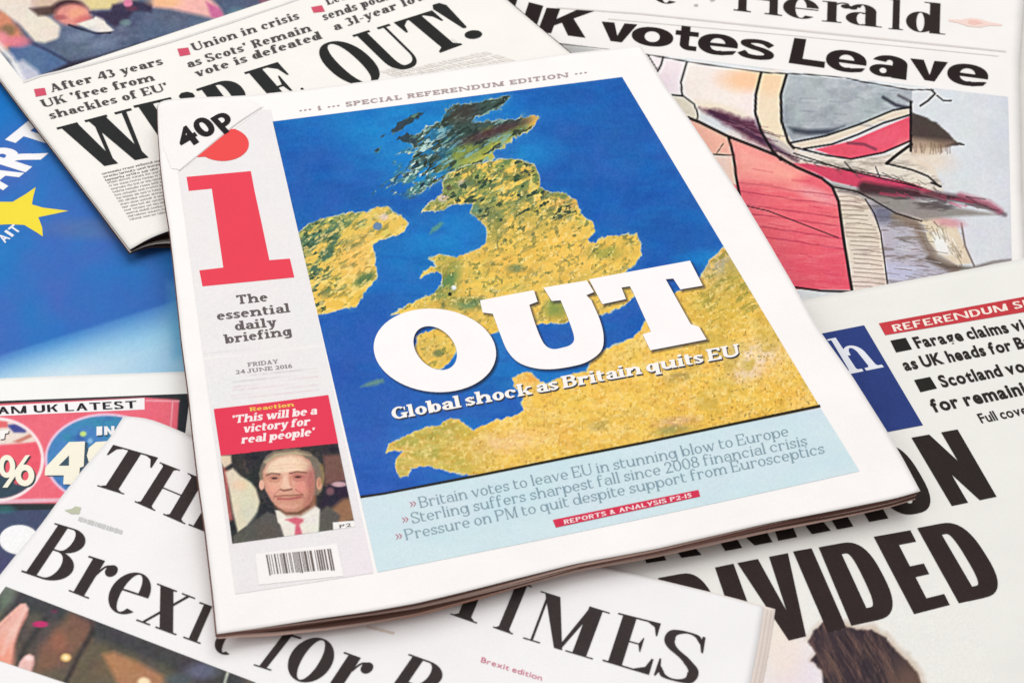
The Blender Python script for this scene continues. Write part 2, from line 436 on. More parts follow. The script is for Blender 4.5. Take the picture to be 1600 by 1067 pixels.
def build_glyph(ch, p):
    g = Gl(p); T, t, S, X, A = p.T, p.t, p.s, p.xh, p.asc
    w = .6
    def Wd(k): return k*p.wd
    if ch == 'A':
        w = Wd(.72)+2*S*.5; m = w/2
        g.diag(w-S-T, 0, m-T*.55, 1, T); g.diag(S, 0, m-t*.6, 1, t*1.2)
        g.rect(w*.28, .3, w*.74, .3+t); g.flatserif(0, 2*S+t, 0, 1); g.flatserif(w-2*S-T, w, 0, 1)
    elif ch in 'BPR':
        w = Wd(.62)+S*.6; g.stem(S*.6, 0, 1, 1, 1); x = S*.6+T*.5; top = .5
        rx = w-x; 
        g.rect(x, 1-t, x+rx*.4, 1); g.rect(x, .5-t*.2 if ch == 'B' else .46, x+rx*.4, (.5-t*.2 if ch == 'B' else .46)+t)
        yb = .48 if ch == 'B' else .46
        g.ring(x+rx*.38, (1+yb)/2, rx*.58 if ch == 'B' else rx*.62, (1-yb)/2, -90, 90)
        if ch == 'B': g.rect(x, 0, x+rx*.4, t); g.ring(x+rx*.4, (.48+t)/2, rx*.6, (.48+t)/2, -90, 90)
        if ch == 'R': g.diag(w-T*1.0, 0, x+rx*.25, .5, T); g.flatserif(w-T*1.0, w+S*.5, 0, 1); w += S*.5
    elif ch in 'CG':
        w = Wd(.68); g.ring(w*.52, .5, w*.52, .5, 50, 310)
        g.poly((w*.84, .86), (w*.97, .93), (w*.97, .62), (w*.92, .62))
        if ch == 'G': g.stem(w-T, 0.02, .46, 0, 3)
        else: g.poly((w*.84, .14), (w*.97, .07), (w*.97, .3), (w*.93, .3))
        w += S*.4
    elif ch == 'D':
        w = Wd(.74)+S*.5; g.stem(S*.5, 0, 1, 1, 1); x = S*.5+T*.5; rx = w-x
        g.rect(x, 1-t, x+rx*.42, 1); g.rect(x, 0, x+rx*.42, t); g.ring(x+rx*.4, .5, rx*.6, .5, -90, 90)
    elif ch in 'EF':
        w = Wd(.6)+S*.5; g.stem(S*.5, 0, 1, 1, 1 if ch == 'E' else 1); g.rect(S*.5, 1-t, w*.96, 1); g.arm(w*.97, 1, -1, .28)
        g.rect(S*.5+T*.5, .5-t*.5, w*.72, .5+t*.5); g.poly((w*.72, .5+t*.5), (w*.72, .36), (w*.75, .36), (w*.75, .64), (w*.72, .64))
        if ch == 'E': g.rect(S*.5, 0, w, t); g.arm(w, 0, 1, .3)
        else: g.flatserif(0, S*1.5+T, 0, 1)
    elif ch == 'H':
        w = Wd(.5)+2*T+2*S; g.stem(S, 0, 1); g.stem(w-S-T, 0, 1); g.rect(S, .5-t/2, w-S, .5+t/2)
    elif ch == 'I': w = T+2*S; g.stem(S, 0, 1)
    elif ch == 'J': w = Wd(.42)+S; g.stem(w-S-T, .25, 1, 0, 3); g.ring(w-S-T*.5-Wd(.18), .25, Wd(.18)+T*.5, .27, 180, 360)
    elif ch == 'K':
        w = Wd(.66)+S*2; g.stem(S, 0, 1); g.diag(S+T*.8, .42, w-S*1.5-t, 1, t*1.3); g.diag(w-T-S*.4, 0, S+T+.08, .55, T)
        g.flatserif(w-S*3-t, w, 1, -1); g.flatserif(w-S*1.4-T, w+S*.3, 0, 1); w += S*.3
    elif ch == 'L': w = Wd(.56)+S; g.stem(S, 0, 1, 1, 3); g.rect(S, 0, w, t); g.arm(w, 0, 1, .32)
    elif ch == 'M':
        w = Wd(.62)+T+t+2*S; g.stem(S, 0, 1, 3, 1, w=t*1.1); g.stem(w-S-T, 0, 1, 3, 2)
        m = w*.47; g.diag(m, 0, S*.9, 1, T); g.diag(m+T*.42, 0, w-S-T, 1, t*1.2)
    elif ch == 'N':
        w = Wd(.5)+T+2*t+2*S; g.stem(S, 0, 1, 3, 1, w=t*1.2); g.stem(w-S-t*1.2, 0, 1, 0, 3, w=t*1.2); g.diag(w-S-T, 0, S*.6, 1, T)
    elif ch == 'O' or ch == 'Q' or ch == '0':
        w = Wd(.76 if ch != '0' else .58); g.ring(w/2, .5, w/2, .5)
        if ch == 'Q': g.diag(w*.8, -.2, w*.45, .1, T)
    elif ch == 'S':
        w = Wd(.58); a = w-T*.5; q = T*.5
        g.curve([(a*.99, .8), (a*.8, .95-t*.2), (w*.5, 1-t/2), (w*.22, .93), (q, .76), (w*.22, .6), (w*.6, .45), (a, .27), (w*.8, .08), (w*.5, t/2), (w*.2, .05), (q*.9, .22)], T*.95, t)
        if S > 0: g.poly((w*.9, .98), (w*.97, .98), (w*.98, .68), (w*.9, .72)); g.poly((0, .02), (w*.06, .02), (w*.13, .28), (0, .32))
    elif ch == 'T':
        w = Wd(.7); g.stem(w/2-T/2, 0, 1, 3, 0); g.rect(0, 1-t, w, 1); g.arm(w, 1, -1, .26)
        if S > 0: g.poly((t+.02, 1), (0, 1), (0, .74), (t*.8+.012, .74), (t*1.3+.05, 1-t))
    elif ch == 'U':
        w = Wd(.6)+T*.6+S*2; g.stem(S, .3, 1, 0, 3); g.stem(w-S-t*1.4, .3, 1, 0, 3, w=t*1.4)
        cx = (w)/2; rx = w/2-S; g.ring(cx, .32, rx, .33, 180, 270, t=t*1.3); g.ring(cx, .32, rx, .33, 270, 360, T=t*1.4, t=t*1.3)
    elif ch in 'VY':
        w = Wd(.7)+S; m = w/2
        if ch == 'V': g.diag(m-T*.45, 0, S*.6, 1, T); g.diag(m-t*.3, 0, w-S*.6-t*1.2, 1, t*1.2)
        else: g.stem(m-T/2, 0, .5, 3, 0); g.diag(m-T/2, .42, S*.6, 1, T); g.diag(m, .42, w-S*.6-t, 1, t*1.2)
        g.flatserif(0, S*1.2+T, 1, -1); g.flatserif(w-S*1.6-t, w, 1, -1)
    elif ch == 'W':
        w = Wd(1.0)+S; g.diag(w*.33-T*.45, 0, S*.6, 1, T); g.diag(w*.33-t*.3, 0, w*.52, 1, t*1.2)
        g.diag(w*.74-T*.45, 0, w*.45, 1, T); g.diag(w*.74-t*.3, 0, w-S*.8-t, 1, t*1.3)
        g.flatserif(0, S*1.2+T, 1, -1); g.flatserif(w-S*2-t, w, 1, -1); g.flatserif(w*.42, w*.47+T, 1, -1)
    elif ch == 'X' or ch == 'x':
        H = 1 if ch == 'X' else X; w = Wd(.6)+S; g.diag(w-T-S*.7, 0, S*.7, H, T); g.diag(S*.8, 0, w-S*.8-t, H, t*1.2)
        g.flatserif(0, S*1.5+T*.8, H, -1); g.flatserif(w-S*1.6-T, w, 0, 1); g.flatserif(w-S*2-t, w, H, -1); g.flatserif(0, S*1.7+t, 0, 1)
    elif ch == 'Z' or ch == 'z':
        H = 1 if ch == 'Z' else X; w = Wd(.55); g.rect(0, 0, w, t); g.rect(0, H-t, w, H); g.diag(0, 0, w-T, H, T)
    elif ch == 'a':
        w = Wd(.52)+S*.4; x = w-S*.4-T; g.stem(x, 0, X*.72, 2, 0)
        g.ring((x+T*.5)*.5+T*.25, X*.31, (x+T*.5)*.5+T*.2, X*.31, 60, 300, t=t)
        g.ring(x+T-(x+T)*.44, X*.68, (x+T)*.44, X*.32, 0, 150, t=t); g.dot(T*.62+.01, X*.78, T*.42)
    elif ch in 'bpdq':
        w = Wd(.6)+S*.5; asc = ch in 'bd'; lft = ch in 'bp'; sx = S*.5 if lft else w-S*.5-T
        y0, y1 = (0, A) if asc else (-.3, X)
        g.stem(sx, y0, y1, (0 if lft else 2) if asc else 3, 1 if asc or lft else 0)
        cx = (sx+T*.5+w)/2 if lft else (sx+T*.5)/2; rx = (w-sx-T*.5)/2 if lft else (sx+T*.5)/2
        g.ring(cx, X/2, rx, X/2)
    elif ch in 'ceo':
        w = Wd(.54); 
        if ch == 'o': g.ring(w/2, X/2, w/2, X/2)
        else:
            g.ring(w/2, X/2, w/2, X/2, 35 if ch == 'c' else 8, 315, t=t)
            if ch == 'c': g.dot(w-T*.5, X*.74, T*.46)
            else: g.rect(T*.6, X*.47, w*.985, X*.47+t*1.0)
    elif ch == 'f':
        w = Wd(.36)+S; g.stem(S, 0, A-.22, 3, 0); g.ring(S+(w-S)*.55, A-.24, (w-S)*.55, .25, 55, 180); g.rect(0, X-t, w*.86, X); g.dot(w*.9, A-.1, T*.42)
    elif ch == 'g':
        w = Wd(.6)+S*.5; sx = w-S*.5-T; g.stem(sx, -.12, X, 0, 1); g.ring((sx+T*.5)/2, X/2, (sx+T*.5)/2, X/2)
        g.ring((sx+T)/2+.02, -.10, (sx+T)/2-.02, .20, 200, 360, t=t*1.3)
    elif ch in 'hn':
        w = Wd(.44)+T+2*S; y1 = A if ch == 'h' else X; g.stem(S, 0, y1, 3, 1); x2 = w-S-T; g.stem(x2, 0, X*.62, 3, 0)
        g.ring((S+T*.5+x2+T)/2, X*.6, (x2+T-S-T*.5)/2, X*.4, 0, 180, t=t*1.3)
    elif ch in 'i!lj1':
        w = T+2*S if ch != 'j' else T+S+Wd(.1)
        if ch == 'i': g.stem(S, 0, X, 3, 1); g.dot(S+T/2, X+.2, T*.55, .1 if T > .1 else None)
        elif ch == 'l': g.stem(S, 0, A, 3, 1)
        elif ch == '1': g.stem(S, 0, 1, 3, 1)
        elif ch == 'j': g.stem(w-T-S*.2, -.15, X, 0, 1); g.dot(w-T/2, X+.2, T*.55); g.ring(w-T-S*.2-Wd(.05), -.14, Wd(.05)+T, .15, 270, 360)
        else:
            w = T*1.5; g.poly((w*.18, .96), (w*.35, 1), (w*.65, 1), (w*.82, .96), (w*.85, .85), (w*.58, .28), (w*.42, .28), (w*.15, .85)); g.dot(w/2, .1, w*.42, .1)
    elif ch == 'k':
        w = Wd(.56)+S*2; g.stem(S, 0, A); g.diag(S+T*.8, X*.38, w-S*1.5-t, X, t*1.3); g.diag(w-T-S*.4, 0, S+T+.06, X*.55, T); g.flatserif(w-S*2.5-t, w, X, -1); g.flatserif(w-S*1.4-T, w, 0, 1)
    elif ch == 'm':
        w = Wd(.74)+T*1.5+2*S; xs = [S, w/2-T/2, w-S-T]; g.stem(xs[0], 0, X, 3, 1)
        for a, b in zip(xs, xs[1:]): g.stem(b, 0, X*.62, 3, 0); g.ring((a+T*.5+b+T)/2, X*.6, (b+T-a-T*.5)/2, X*.4, 0, 180, t=t*1.3)
    elif ch == 'r':
        w = Wd(.4)+S+T*.3; g.stem(S, 0, X, 3, 1); g.ring(S+T+(w-S-T)*.5, X*.62, (w-S-T)*.5+T*.5, X*.38, 60, 180, T=t*1.2, t=t*1.2); g.dot(w-T*.5, X*.82, T*.55, min(.13, T*.55))
    elif ch == 's':
        w = Wd(.44); a = w-T*.4; q = T*.4
        g.curve([(a, X*.78), (w*.5, X-t/2), (q, X*.74), (w*.4, X*.55), (a, X*.28), (w*.5, t/2), (q*.9, X*.2)], T*.85, t*1.1)
        if S > 0: g.poly((w*.87, X), (w*.96, X), (w*.96, X*.66), (w*.87, X*.7)); g.poly((0, 0), (w*.09, 0), (w*.12, X*.3), (0, X*.34))
    elif ch == 't':
        w = Wd(.36)+S*.4; g.stem(S*.6, X*.2, X*1.28, 0, 0); g.ring(S*.6+(w-S*.6)*.56, X*.24, (w-S*.6)*.56, X*.24, 180, 320); g.rect(0, X-t, w*.94, X)
    elif ch == 'u':
        w = Wd(.44)+T+2*S; x2 = w-S-T; g.stem(x2, 0, X, 2, 1); g.stem(S*.8, X*.38, X, 0, 1)
        g.ring((S*.8+x2+T*.5)/2, X*.4, (x2+T*.5-S*.8)/2, X*.4, 180, 360, t=t*1.3)
    elif ch in 'vy':
        w = Wd(.54)+S; m = w/2; g.diag(m-T*.45, 0, S*.6, X, T); g.diag(m-t*.2, 0, w-S*.7-t*1.2, X, t*1.3)
        g.flatserif(0, S*1.3+T, X, -1); g.flatserif(w-S*1.8-t, w, X, -1)
        if ch == 'y': g.diag(m-T*.3-.14, -.3, m-t*.2, .02, t*1.3); g.dot(m-T*.3-.12, -.26, T*.4)
    elif ch == 'w':
        w = Wd(.84)+S; g.diag(w*.32-T*.45, 0, S*.6, X, T); g.diag(w*.32-t*.3, 0, w*.5, X, t*1.2); g.diag(w*.7-T*.45, 0, w*.42, X, T); g.diag(w*.7-t*.3, 0, w-S*.8-t, X, t*1.3)
        g.flatserif(0, S*1.2+T, X, -1); g.flatserif(w-S*1.8-t, w, X, -1)
    elif ch in '2':
        w = Wd(.55); g.ring(w*.48, .7, w*.48, .3, -20, 170); g.diag(0, 0, w*.72, .62, T*.8); g.rect(0, 0, w, max(t*1.6, .08))
    elif ch == '3':
        w = Wd(.52); g.ring(w*.45, .76, w*.46, .24, -90, 150); g.ring(w*.45, .28, w*.53, .28, -150, 90)
    elif ch == '4':
        w = Wd(.6); g.rect(w*.6, 0, w*.6+T, 1); g.diag(0, .25, w*.6-.02, 1, max(t*1.4, T*.35)); g.rect(0, .24, w, .24+max(t*1.4, .07))
    elif ch == '5':
        w = Wd(.52); g.rect(w*.1, .5, w*.1+T*.7, 1); g.rect(w*.1, 1-max(t*1.6, .09), w*.92, 1); g.ring(w*.45, .31, w*.53, .31, -150, 120)
    elif ch == '6':
        w = Wd(.55); g.ring(w/2, .31, w/2, .31); g.curve([(T*.5, .3), (T*.8, .62), (w*.45, .88), (w*.8, 1-t)], T, t*1.5)
    elif ch == '8':
        w = Wd(.55); g.ring(w/2, .27, w/2, .27); g.ring(w/2, .75, w*.44, .25)
    elif ch == '9':
        w = Wd(.55); g.ring(w/2, .69, w/2, .31); g.curve([(w-T*.5, .7), (w-T*.8, .38), (w*.55, .12), (w*.2, t)], T, t*1.5)
    elif ch in "'`": w = T*1.1; g.poly((0, 1), (w, 1), (w*.75, .68), (w*.25, .68))
    elif ch == '.': w = T; g.dot(T/2, T*.5, T*.5)
    elif ch == ',': w = T; g.dot(T/2, T*.5, T*.5); g.poly((T*.5, 0.02), (T, .1), (T*.3, -.2))
    elif ch == '-': w = .3; g.rect(0, .3, w, .3+max(t, .08))
    elif ch == '&': w = Wd(.7); g.ring(w*.4, .26, w*.4, .26); g.ring(w*.4, .76, w*.28, .24); g.diag(w-T, 0, w*.25, .6, T)
    elif ch == '*': w = .34; g.dot(.17, .45, .15)
    elif ch == '>':
        w = .9; g.poly((0, .15), (.12, .15), (.45, .5), (.12, .85), (0, .85), (.3, .5)); g.poly((.42, .15), (.54, .15), (.87, .5), (.54, .85), (.42, .85), (.72, .5))
    v, f = triangulate(g.P) if g.P else ([], [])
    return np.array(v, float).reshape(-1, 2), f, w
def glyph(ch, p):
    if ch not in p.cache: p.cache[ch] = build_glyph(ch, p)
    return p.cache[ch]
def set_line(text, p, gap=.07, space=.3, adv=glyph):
    """a whole line as one glyph; returns verts scaled so that x runs 0..w"""
    V = []; F = []; x = 0
    for ch in text:
        if ch == ' ': x += space; continue
        v, f, w = adv(ch, p)
        if len(v):
            o = len(V); V += [(a+x, b) for a, b in v]; F += [[i+o for i in t] for t in f]
        x += w+gap
    return np.array(V), F, x-gap

# heavy sans from Blender's own built-in typeface
_sc = {}
def sans_glyph(ch, p):
    key = (ch, p)
    if key in _sc: return _sc[key]
    cu_ = bpy.data.curves.new("t", 'FONT'); cu_.body = ch; cu_.size = 1; cu_.offset = p; cu_.resolution_u = 5; cu_.fill_mode = 'FRONT'
    ob = bpy.data.objects.new("t", cu_); COL.objects.link(ob)
    dg = bpy.context.evaluated_depsgraph_get(); dg.update()
    me = ob.evaluated_get(dg).to_mesh()
    v = np.array([(q.co.x, q.co.y) for q in me.vertices]).reshape(-1, 2); f = [list(q.vertices) for q in me.polygons]
    ob.evaluated_get(dg).to_mesh_clear()
    bpy.data.objects.remove(ob); bpy.data.curves.remove(cu_)
    if ch != 'H':
        hv = sans_glyph('H', p); cap = _sc[('cap', p)]; low = _sc[('low', p)]
    else:
        cap = v[:, 1].max() - v[:, 1].min(); low = v[:, 1].min(); _sc[('cap', p)] = cap; _sc[('low', p)] = low
    v = (v - [v[:, 0].min(), low]) / cap
    _sc[key] = (v, f, v[:, 0].max()); return _sc[key]
def boxed(gl):
    """glyph stretched so its own outline fills the unit box"""
    v, f, w = gl; v = v.copy(); v[:, 0] -= v[:, 0].min(); v[:, 1] -= v[:, 1].min(); v[:, 1] /= v[:, 1].max()
    return v, f, v[:, 0].max()
def quad_on(bl, br, up, up2=None):
    """quad of a text line from its baseline ends and the step from baseline to cap height"""
    up2 = up2 or up
    return [(bl[0]+up[0], bl[1]+up[1]), (br[0]+up2[0], br[1]+up2[1]), br, bl]

# ================================================================== the table and the newspapers
tb_m, tb_nt, tb_b = base_mat("table_laminate", .5, .3)
mottle(tb_nt, tb_b, (.62, .6, .57), (.05, .04))
def slab(name, x0, x1, y0, y1, z0, z1, mat):
    V = [(x, y, z) for z in (z0, z1) for x, y in ((x0, y0), (x1, y0), (x1, y1), (x0, y1))]
    return mesh_obj(name, V, [(3, 2, 1, 0), (4, 5, 6, 7), (0, 1, 5, 4), (1, 2, 6, 5), (2, 3, 7, 6), (3, 0, 4, 7)], mat, None, False)
tag(slab("table_top", -1.1, 1.1, -.3, 1.9, -.03, 0, tb_m), kind="structure")

DK = (46, 43, 42)
def wob(amp, sc, seed): return lambda X, Y: amp*(fbm(np.asarray(X, float), np.asarray(Y, float), sc, seed, 2)-.5)
def bump(X, Y, cx, cy, r, h): return h*np.exp(-(((X-cx)**2+(Y-cy)**2)/(r*r)))
even = lambda d: (lambda f, u, v: d*f + 0*u + 0*v)
bx = boxed
def rot_rules(pp, name, L, n_, rgb, th=1.2, seed=0, fill=.8, parent=None, thick=None):
    """rows of unreadably small type: broken strokes; L = quad TL,TR,BR,BL"""
    f = homog(L); r = random.Random(seed); V = []
    for i in range(n_):
        y = (i+.5)/n_; x = r.uniform(0, .03)
        while x < fill:
            w = r.uniform(.018, .07)
            hh = (.5/n_)*r.uniform(.5, .75)*th
            c = [f(np.array(a), np.array(b)) for a, b in ((x, y-hh), (min(x+w, 1), y-hh), (min(x+w, 1), y+hh), (x, y+hh))]
            V.append([(float(a), float(b)) for a, b in c]); x += w + r.uniform(.008, .02)
            if r.random() < .03: break
    return pp.flat(name, V, rgb, lift=.00018, parent=parent, step=60)

# ---------------------------------------------------------------- blue front page with the yellow star
zS = lambda X, Y: .0040 + wob(.0008, 160, 3)(X, Y)
S1 = Paper("blue front page with part of a yellow star and white capitals, at the left edge",
    ([(-330, 60), (-80, 138), (0, 163), (38, 177), (330, 270)], [(330, 270), (420, 560), (460, 700)],
     [(-330, 740), (60, 730), (460, 700)], [(-330, 60), (-330, 740)]), zS, (246, 246, 246), 50, 50)
S1.pages(3, even(.0030), seed=4)
def p_star(c):
    X, Y = c.X, c.Y
    c.base((58, 112, 192))
    g = fbm(X, Y, 120, 2); c.mix((g-.35)*1.6*.8, (30, 135, 205)); c.mix((fbm(X, Y, 90, 9)-.4)*1.5, (84, 104, 188))
    c.mix(np.clip((150-X)/150, 0, 1)*np.clip((230-Y)/70, 0, 1)*.8, (25, 118, 200))
    c.ell(150, 358, 75, 16, (105, 120, 165), .9, .5)
    d = Y - (556 - .31*X)                                       # the pale beam
    k = np.clip(d/6+.5, 0, 1)
    c.mix(k*np.clip(.35+d/70, 0, 1), (120, 190, 232)); c.mix(k*np.clip(d/60-.1, 0, 1)*np.clip(1.2-X/330, .25, 1), (226, 238, 246))
    c.poly([(262, 440), (284, 440), (292, 560), (270, 560)], (95, 175, 225), 8, .5)
    c.grain(3)
fpic = S1.picture("flag_picture", [(-40, 120), (430, 240), (330, 640), (-110, 640)], 3.2, p_star)
S1.flat("star", [[(-48, 322), (0, 316), (20, 316), (40, 304), (56, 293), (52, 308), (50, 320), (67, 325), (107, 330), (84, 335), (60, 340), (66, 356), (67, 370), (58, 364), (38, 352), (15, 351), (-6, 352), (-30, 392), (-28, 350)]], (246, 226, 70), parent=fpic)
S1.letters("headline", [(bx(sans_glyph('T', .045)), [(8, 219), (44, 190), (112, 212), (78, 241)]), (bx(sans_glyph('R', .045)), [(-30, 248), (6, 220), (76, 240), (40, 270)]),
    (bx(sans_glyph('A', .045)), [(-66, 277), (-31, 250), (38, 271), (5, 298)])], (248, 248, 250), parent=fpic)
S1.letters("caption", [(bx(sans_glyph('T', .03)), [(12, 358), (21, 350.5), (34, 359), (25, 367)]), (bx(sans_glyph('I', .03)), [(6.5, 362.5), (10, 359.5), (22.5, 368), (19, 371)]),
    (bx(sans_glyph('A', .03)), [(-5, 371.5), (4, 364), (17, 373), (8, 380.5)])], (240, 242, 248), parent=fpic)

# ---------------------------------------------------------------- results page (lower left)
zR = lambda X, Y: .0085 + wob(.0006, 150, 8)(X, Y)
S2 = Paper("tabloid page with two round vote results on a red panel, lower left",
    ([(-160, 601), (0, 591), (150, 585), (300, 580), (470, 572)], [(470, 572), (470, 1000)], [(-160, 1120), (470, 1000)], [(-160, 601), (-160, 1120)]),
    zR, (249, 250, 248), 50, 50)
S2.pages(3, even(.0040), seed=7)
def p_res(c):
    X, Y = c.X, c.Y
    c.base((78, 80, 112)); c.mix((fbm(X, Y, 60, 4)-.35)*1.2, (64, 96, 120)); c.mix((fbm(X, Y, 50, 14)-.45)*1.2, (96, 96, 150))
    c.poly([(-60, 629), (0, 626), (215, 617), (297, 615), (292, 676), (276, 790), (-60, 800)], (52, 58, 62), 1)
    c.poly([(-60, 633), (0, 631), (226, 621), (280, 625), (275, 700), (262, 786), (-60, 787)], (240, 112, 130), 1)
    c.mix(c.m_poly([(-60, 633), (280, 620), (275, 780), (-60, 790)], 1)*np.clip(fbm(X, Y, 40, 31)-.35, 0, 1)*.6, (238, 95, 110))
    c.line([(270, 628), (264, 700)], 1.5, (250, 200, 210)); c.line([(228, 626), (280, 627)], 2, (250, 190, 200))
    c.poly([(-60, 782), (97, 778), (90, 784), (-60, 789)], (238, 190, 205), 1)
    # left disc: union flag
    c.ell(-6, 718, 75, 66, (250, 238, 240), .03)
    m_ = c.m_ell(-6, 718, 70, 61, .03)
    def inn(mk, col): c.mix(m_*mk, col)
    inn(np.ones_like(m_), (238, 96, 112))
    inn(c.m_poly([(-60, 650), (20, 655), (70, 668), (60, 690), (-60, 712)], 2), (240, 225, 215))
    inn(c.m_poly([(10, 664), (30, 662), (44, 668), (40, 676), (22, 676)], 1.5), (75, 80, 150))
    inn(c.m_poly([(-20, 656), (12, 658), (12, 668), (-20, 670)], 1.5), (232, 110, 115))
    inn(c.m_poly([(20, 690), (52, 676), (56, 680), (30, 692)], 1.5), (205, 130, 115))
    inn(c.m_poly([(-40, 698), (70, 690), (70, 720), (-40, 724)], 2), (240, 98, 115))
    inn(c.m_poly([(-40, 742), (12, 742), (24, 756), (52, 762), (20, 790), (-60, 790)], 2), (62, 80, 95))
    # right disc
    c.ell(166, 717, 96, 71, (240, 205, 230), .025)
    m_ = c.m_ell(166, 717, 92, 67, .03)
    inn(np.ones_like(m_), (78, 134, 196)); inn(np.clip(fbm(X, Y, 22, 41)-.4, 0, 1)*2, (60, 150, 175)); inn(np.clip(fbm(X, Y, 18, 44)-.5, 0, 1)*2.2, (58, 92, 165))
    inn(c.m_ell(130, 678, 5, 4, .5), (205, 235, 130)); inn(c.m_ell(141, 689, 4, 4, .6), (140, 190, 225)); inn(c.m_ell(110, 700, 5, 5, .9), (120, 175, 225))
    inn(c.m_poly([(96, 756), (104, 742), (112, 760), (110, 778), (86, 770)], 3)*.5, (70, 110, 180))
    c.ell(30, 843, 31, 23, (250, 250, 253), .05); c.ell(70, 858, 30, 20, (250, 250, 253), .05); c.poly([(-30, 830), (20, 825), (20, 862), (-30, 860)], (250, 250, 253), 2, .0)
    c.ell(8, 796, 16, 6, (60, 130, 130), .9, .6)
    c.grain(4)
rpan = S2.picture("results_panel", [(-60, 629), (297, 615), (262, 900), (-60, 930)], 1.5, p_res)
rlab = S2.flat("results_label", [[(-60, 637), (0, 634), (226, 622), (226, 640), (0, 650), (-60, 653)]], (250, 249, 250), lift=.0002)
nbs = Pen(T=.19, t=.15, s_=0, xh=.74, wd=1.0, br=0)
inter = lambda s, off=.0, gap=.12: set_line(s, off, gap, .32, sans_glyph)
S2.letters("results_title", [(set_line("5AM UK LATEST", nbs, .13, .34), quad_on((-19, 648.5), (214, 638), (-1, -11.5)))], (52, 48, 54), lift=.0003, parent=rlab)
OL = (70, 92, 110); CR = (250, 246, 228)
def outline(pp, name, polys, dx, dy, rgb, rgb2, lift=.0003):
    pp.flat(name+"_shadow", [[(x+dx, y+dy) for x, y in p] for p in polys], rgb2, lift=lift-.00007, parent=rpan)
    return pp.flat(name, polys, rgb, lift=lift, parent=rpan)
four = [[(108, 691), (133, 690), (131, 729), (125, 731), (124, 742), (121, 757), (99, 757), (100, 743), (70, 743), (71, 731)]]
outline(S2, "figure", four, 4, 1.5, CR, OL)
S2.flat("counter", [[(108, 712), (108, 728), (92, 728)]], OL, lift=.00036, parent=rpan)
outline(S2, "figure", [[(139, 700), (150, 691), (175, 689), (190, 700), (180, 760), (128, 762), (140, 726), (136, 712)]], -3, 2, CR, OL)
outline(S2, "word", [[(151, 667), (160, 666.5), (160, 680), (151, 681)], [(163, 666.5), (168, 666.5), (168, 680), (163, 680)], [(163, 667), (168, 667), (178, 680), (173, 680)], [(174, 666), (179, 666), (179, 680), (174, 680)]], 1.5, 2, (247, 247, 250), (52, 90, 110))
pf = Pen(T=.2, t=.17, s_=0, br=0)
def ring2(cx, cy, rx, ry, wx, wy, k=20):
    a = np.linspace(0, 2*math.pi, k+1); out = []
    for p, q in zip(a, a[1:]): out.append([(cx+rx*math.cos(p), cy+ry*math.sin(p)), (cx+rx*math.cos(q), cy+ry*math.sin(q)), (cx+(rx-wx)*math.cos(q), cy+(ry-wy)*math.sin(q)), (cx+(rx-wx)*math.cos(p), cy+(ry-wy)*math.sin(p))])
    return out
pct = ring2(11, 729, 13, 18, 8, 8) + ring2(39, 743, 15, 17, 9, 9) + [[(40, 712), (47, 711), (12, 762), (4, 762)]]
S2.flat("percent_sign_shadow", [[(x+2.5, y+2) for x, y in p] for p in pct], (58, 78, 80), lift=.00022, step=30, parent=rpan)
S2.flat("percent_sign", pct, CR, lift=.0003, step=30, parent=rpan)
outline(S2, "letter", [[(-8, 674), (14, 672), (13, 677), (8, 678), (7, 686), (0, 687), (0, 679), (-8, 680)]], 1.5, 1.5, (250, 248, 246), (110, 90, 95))

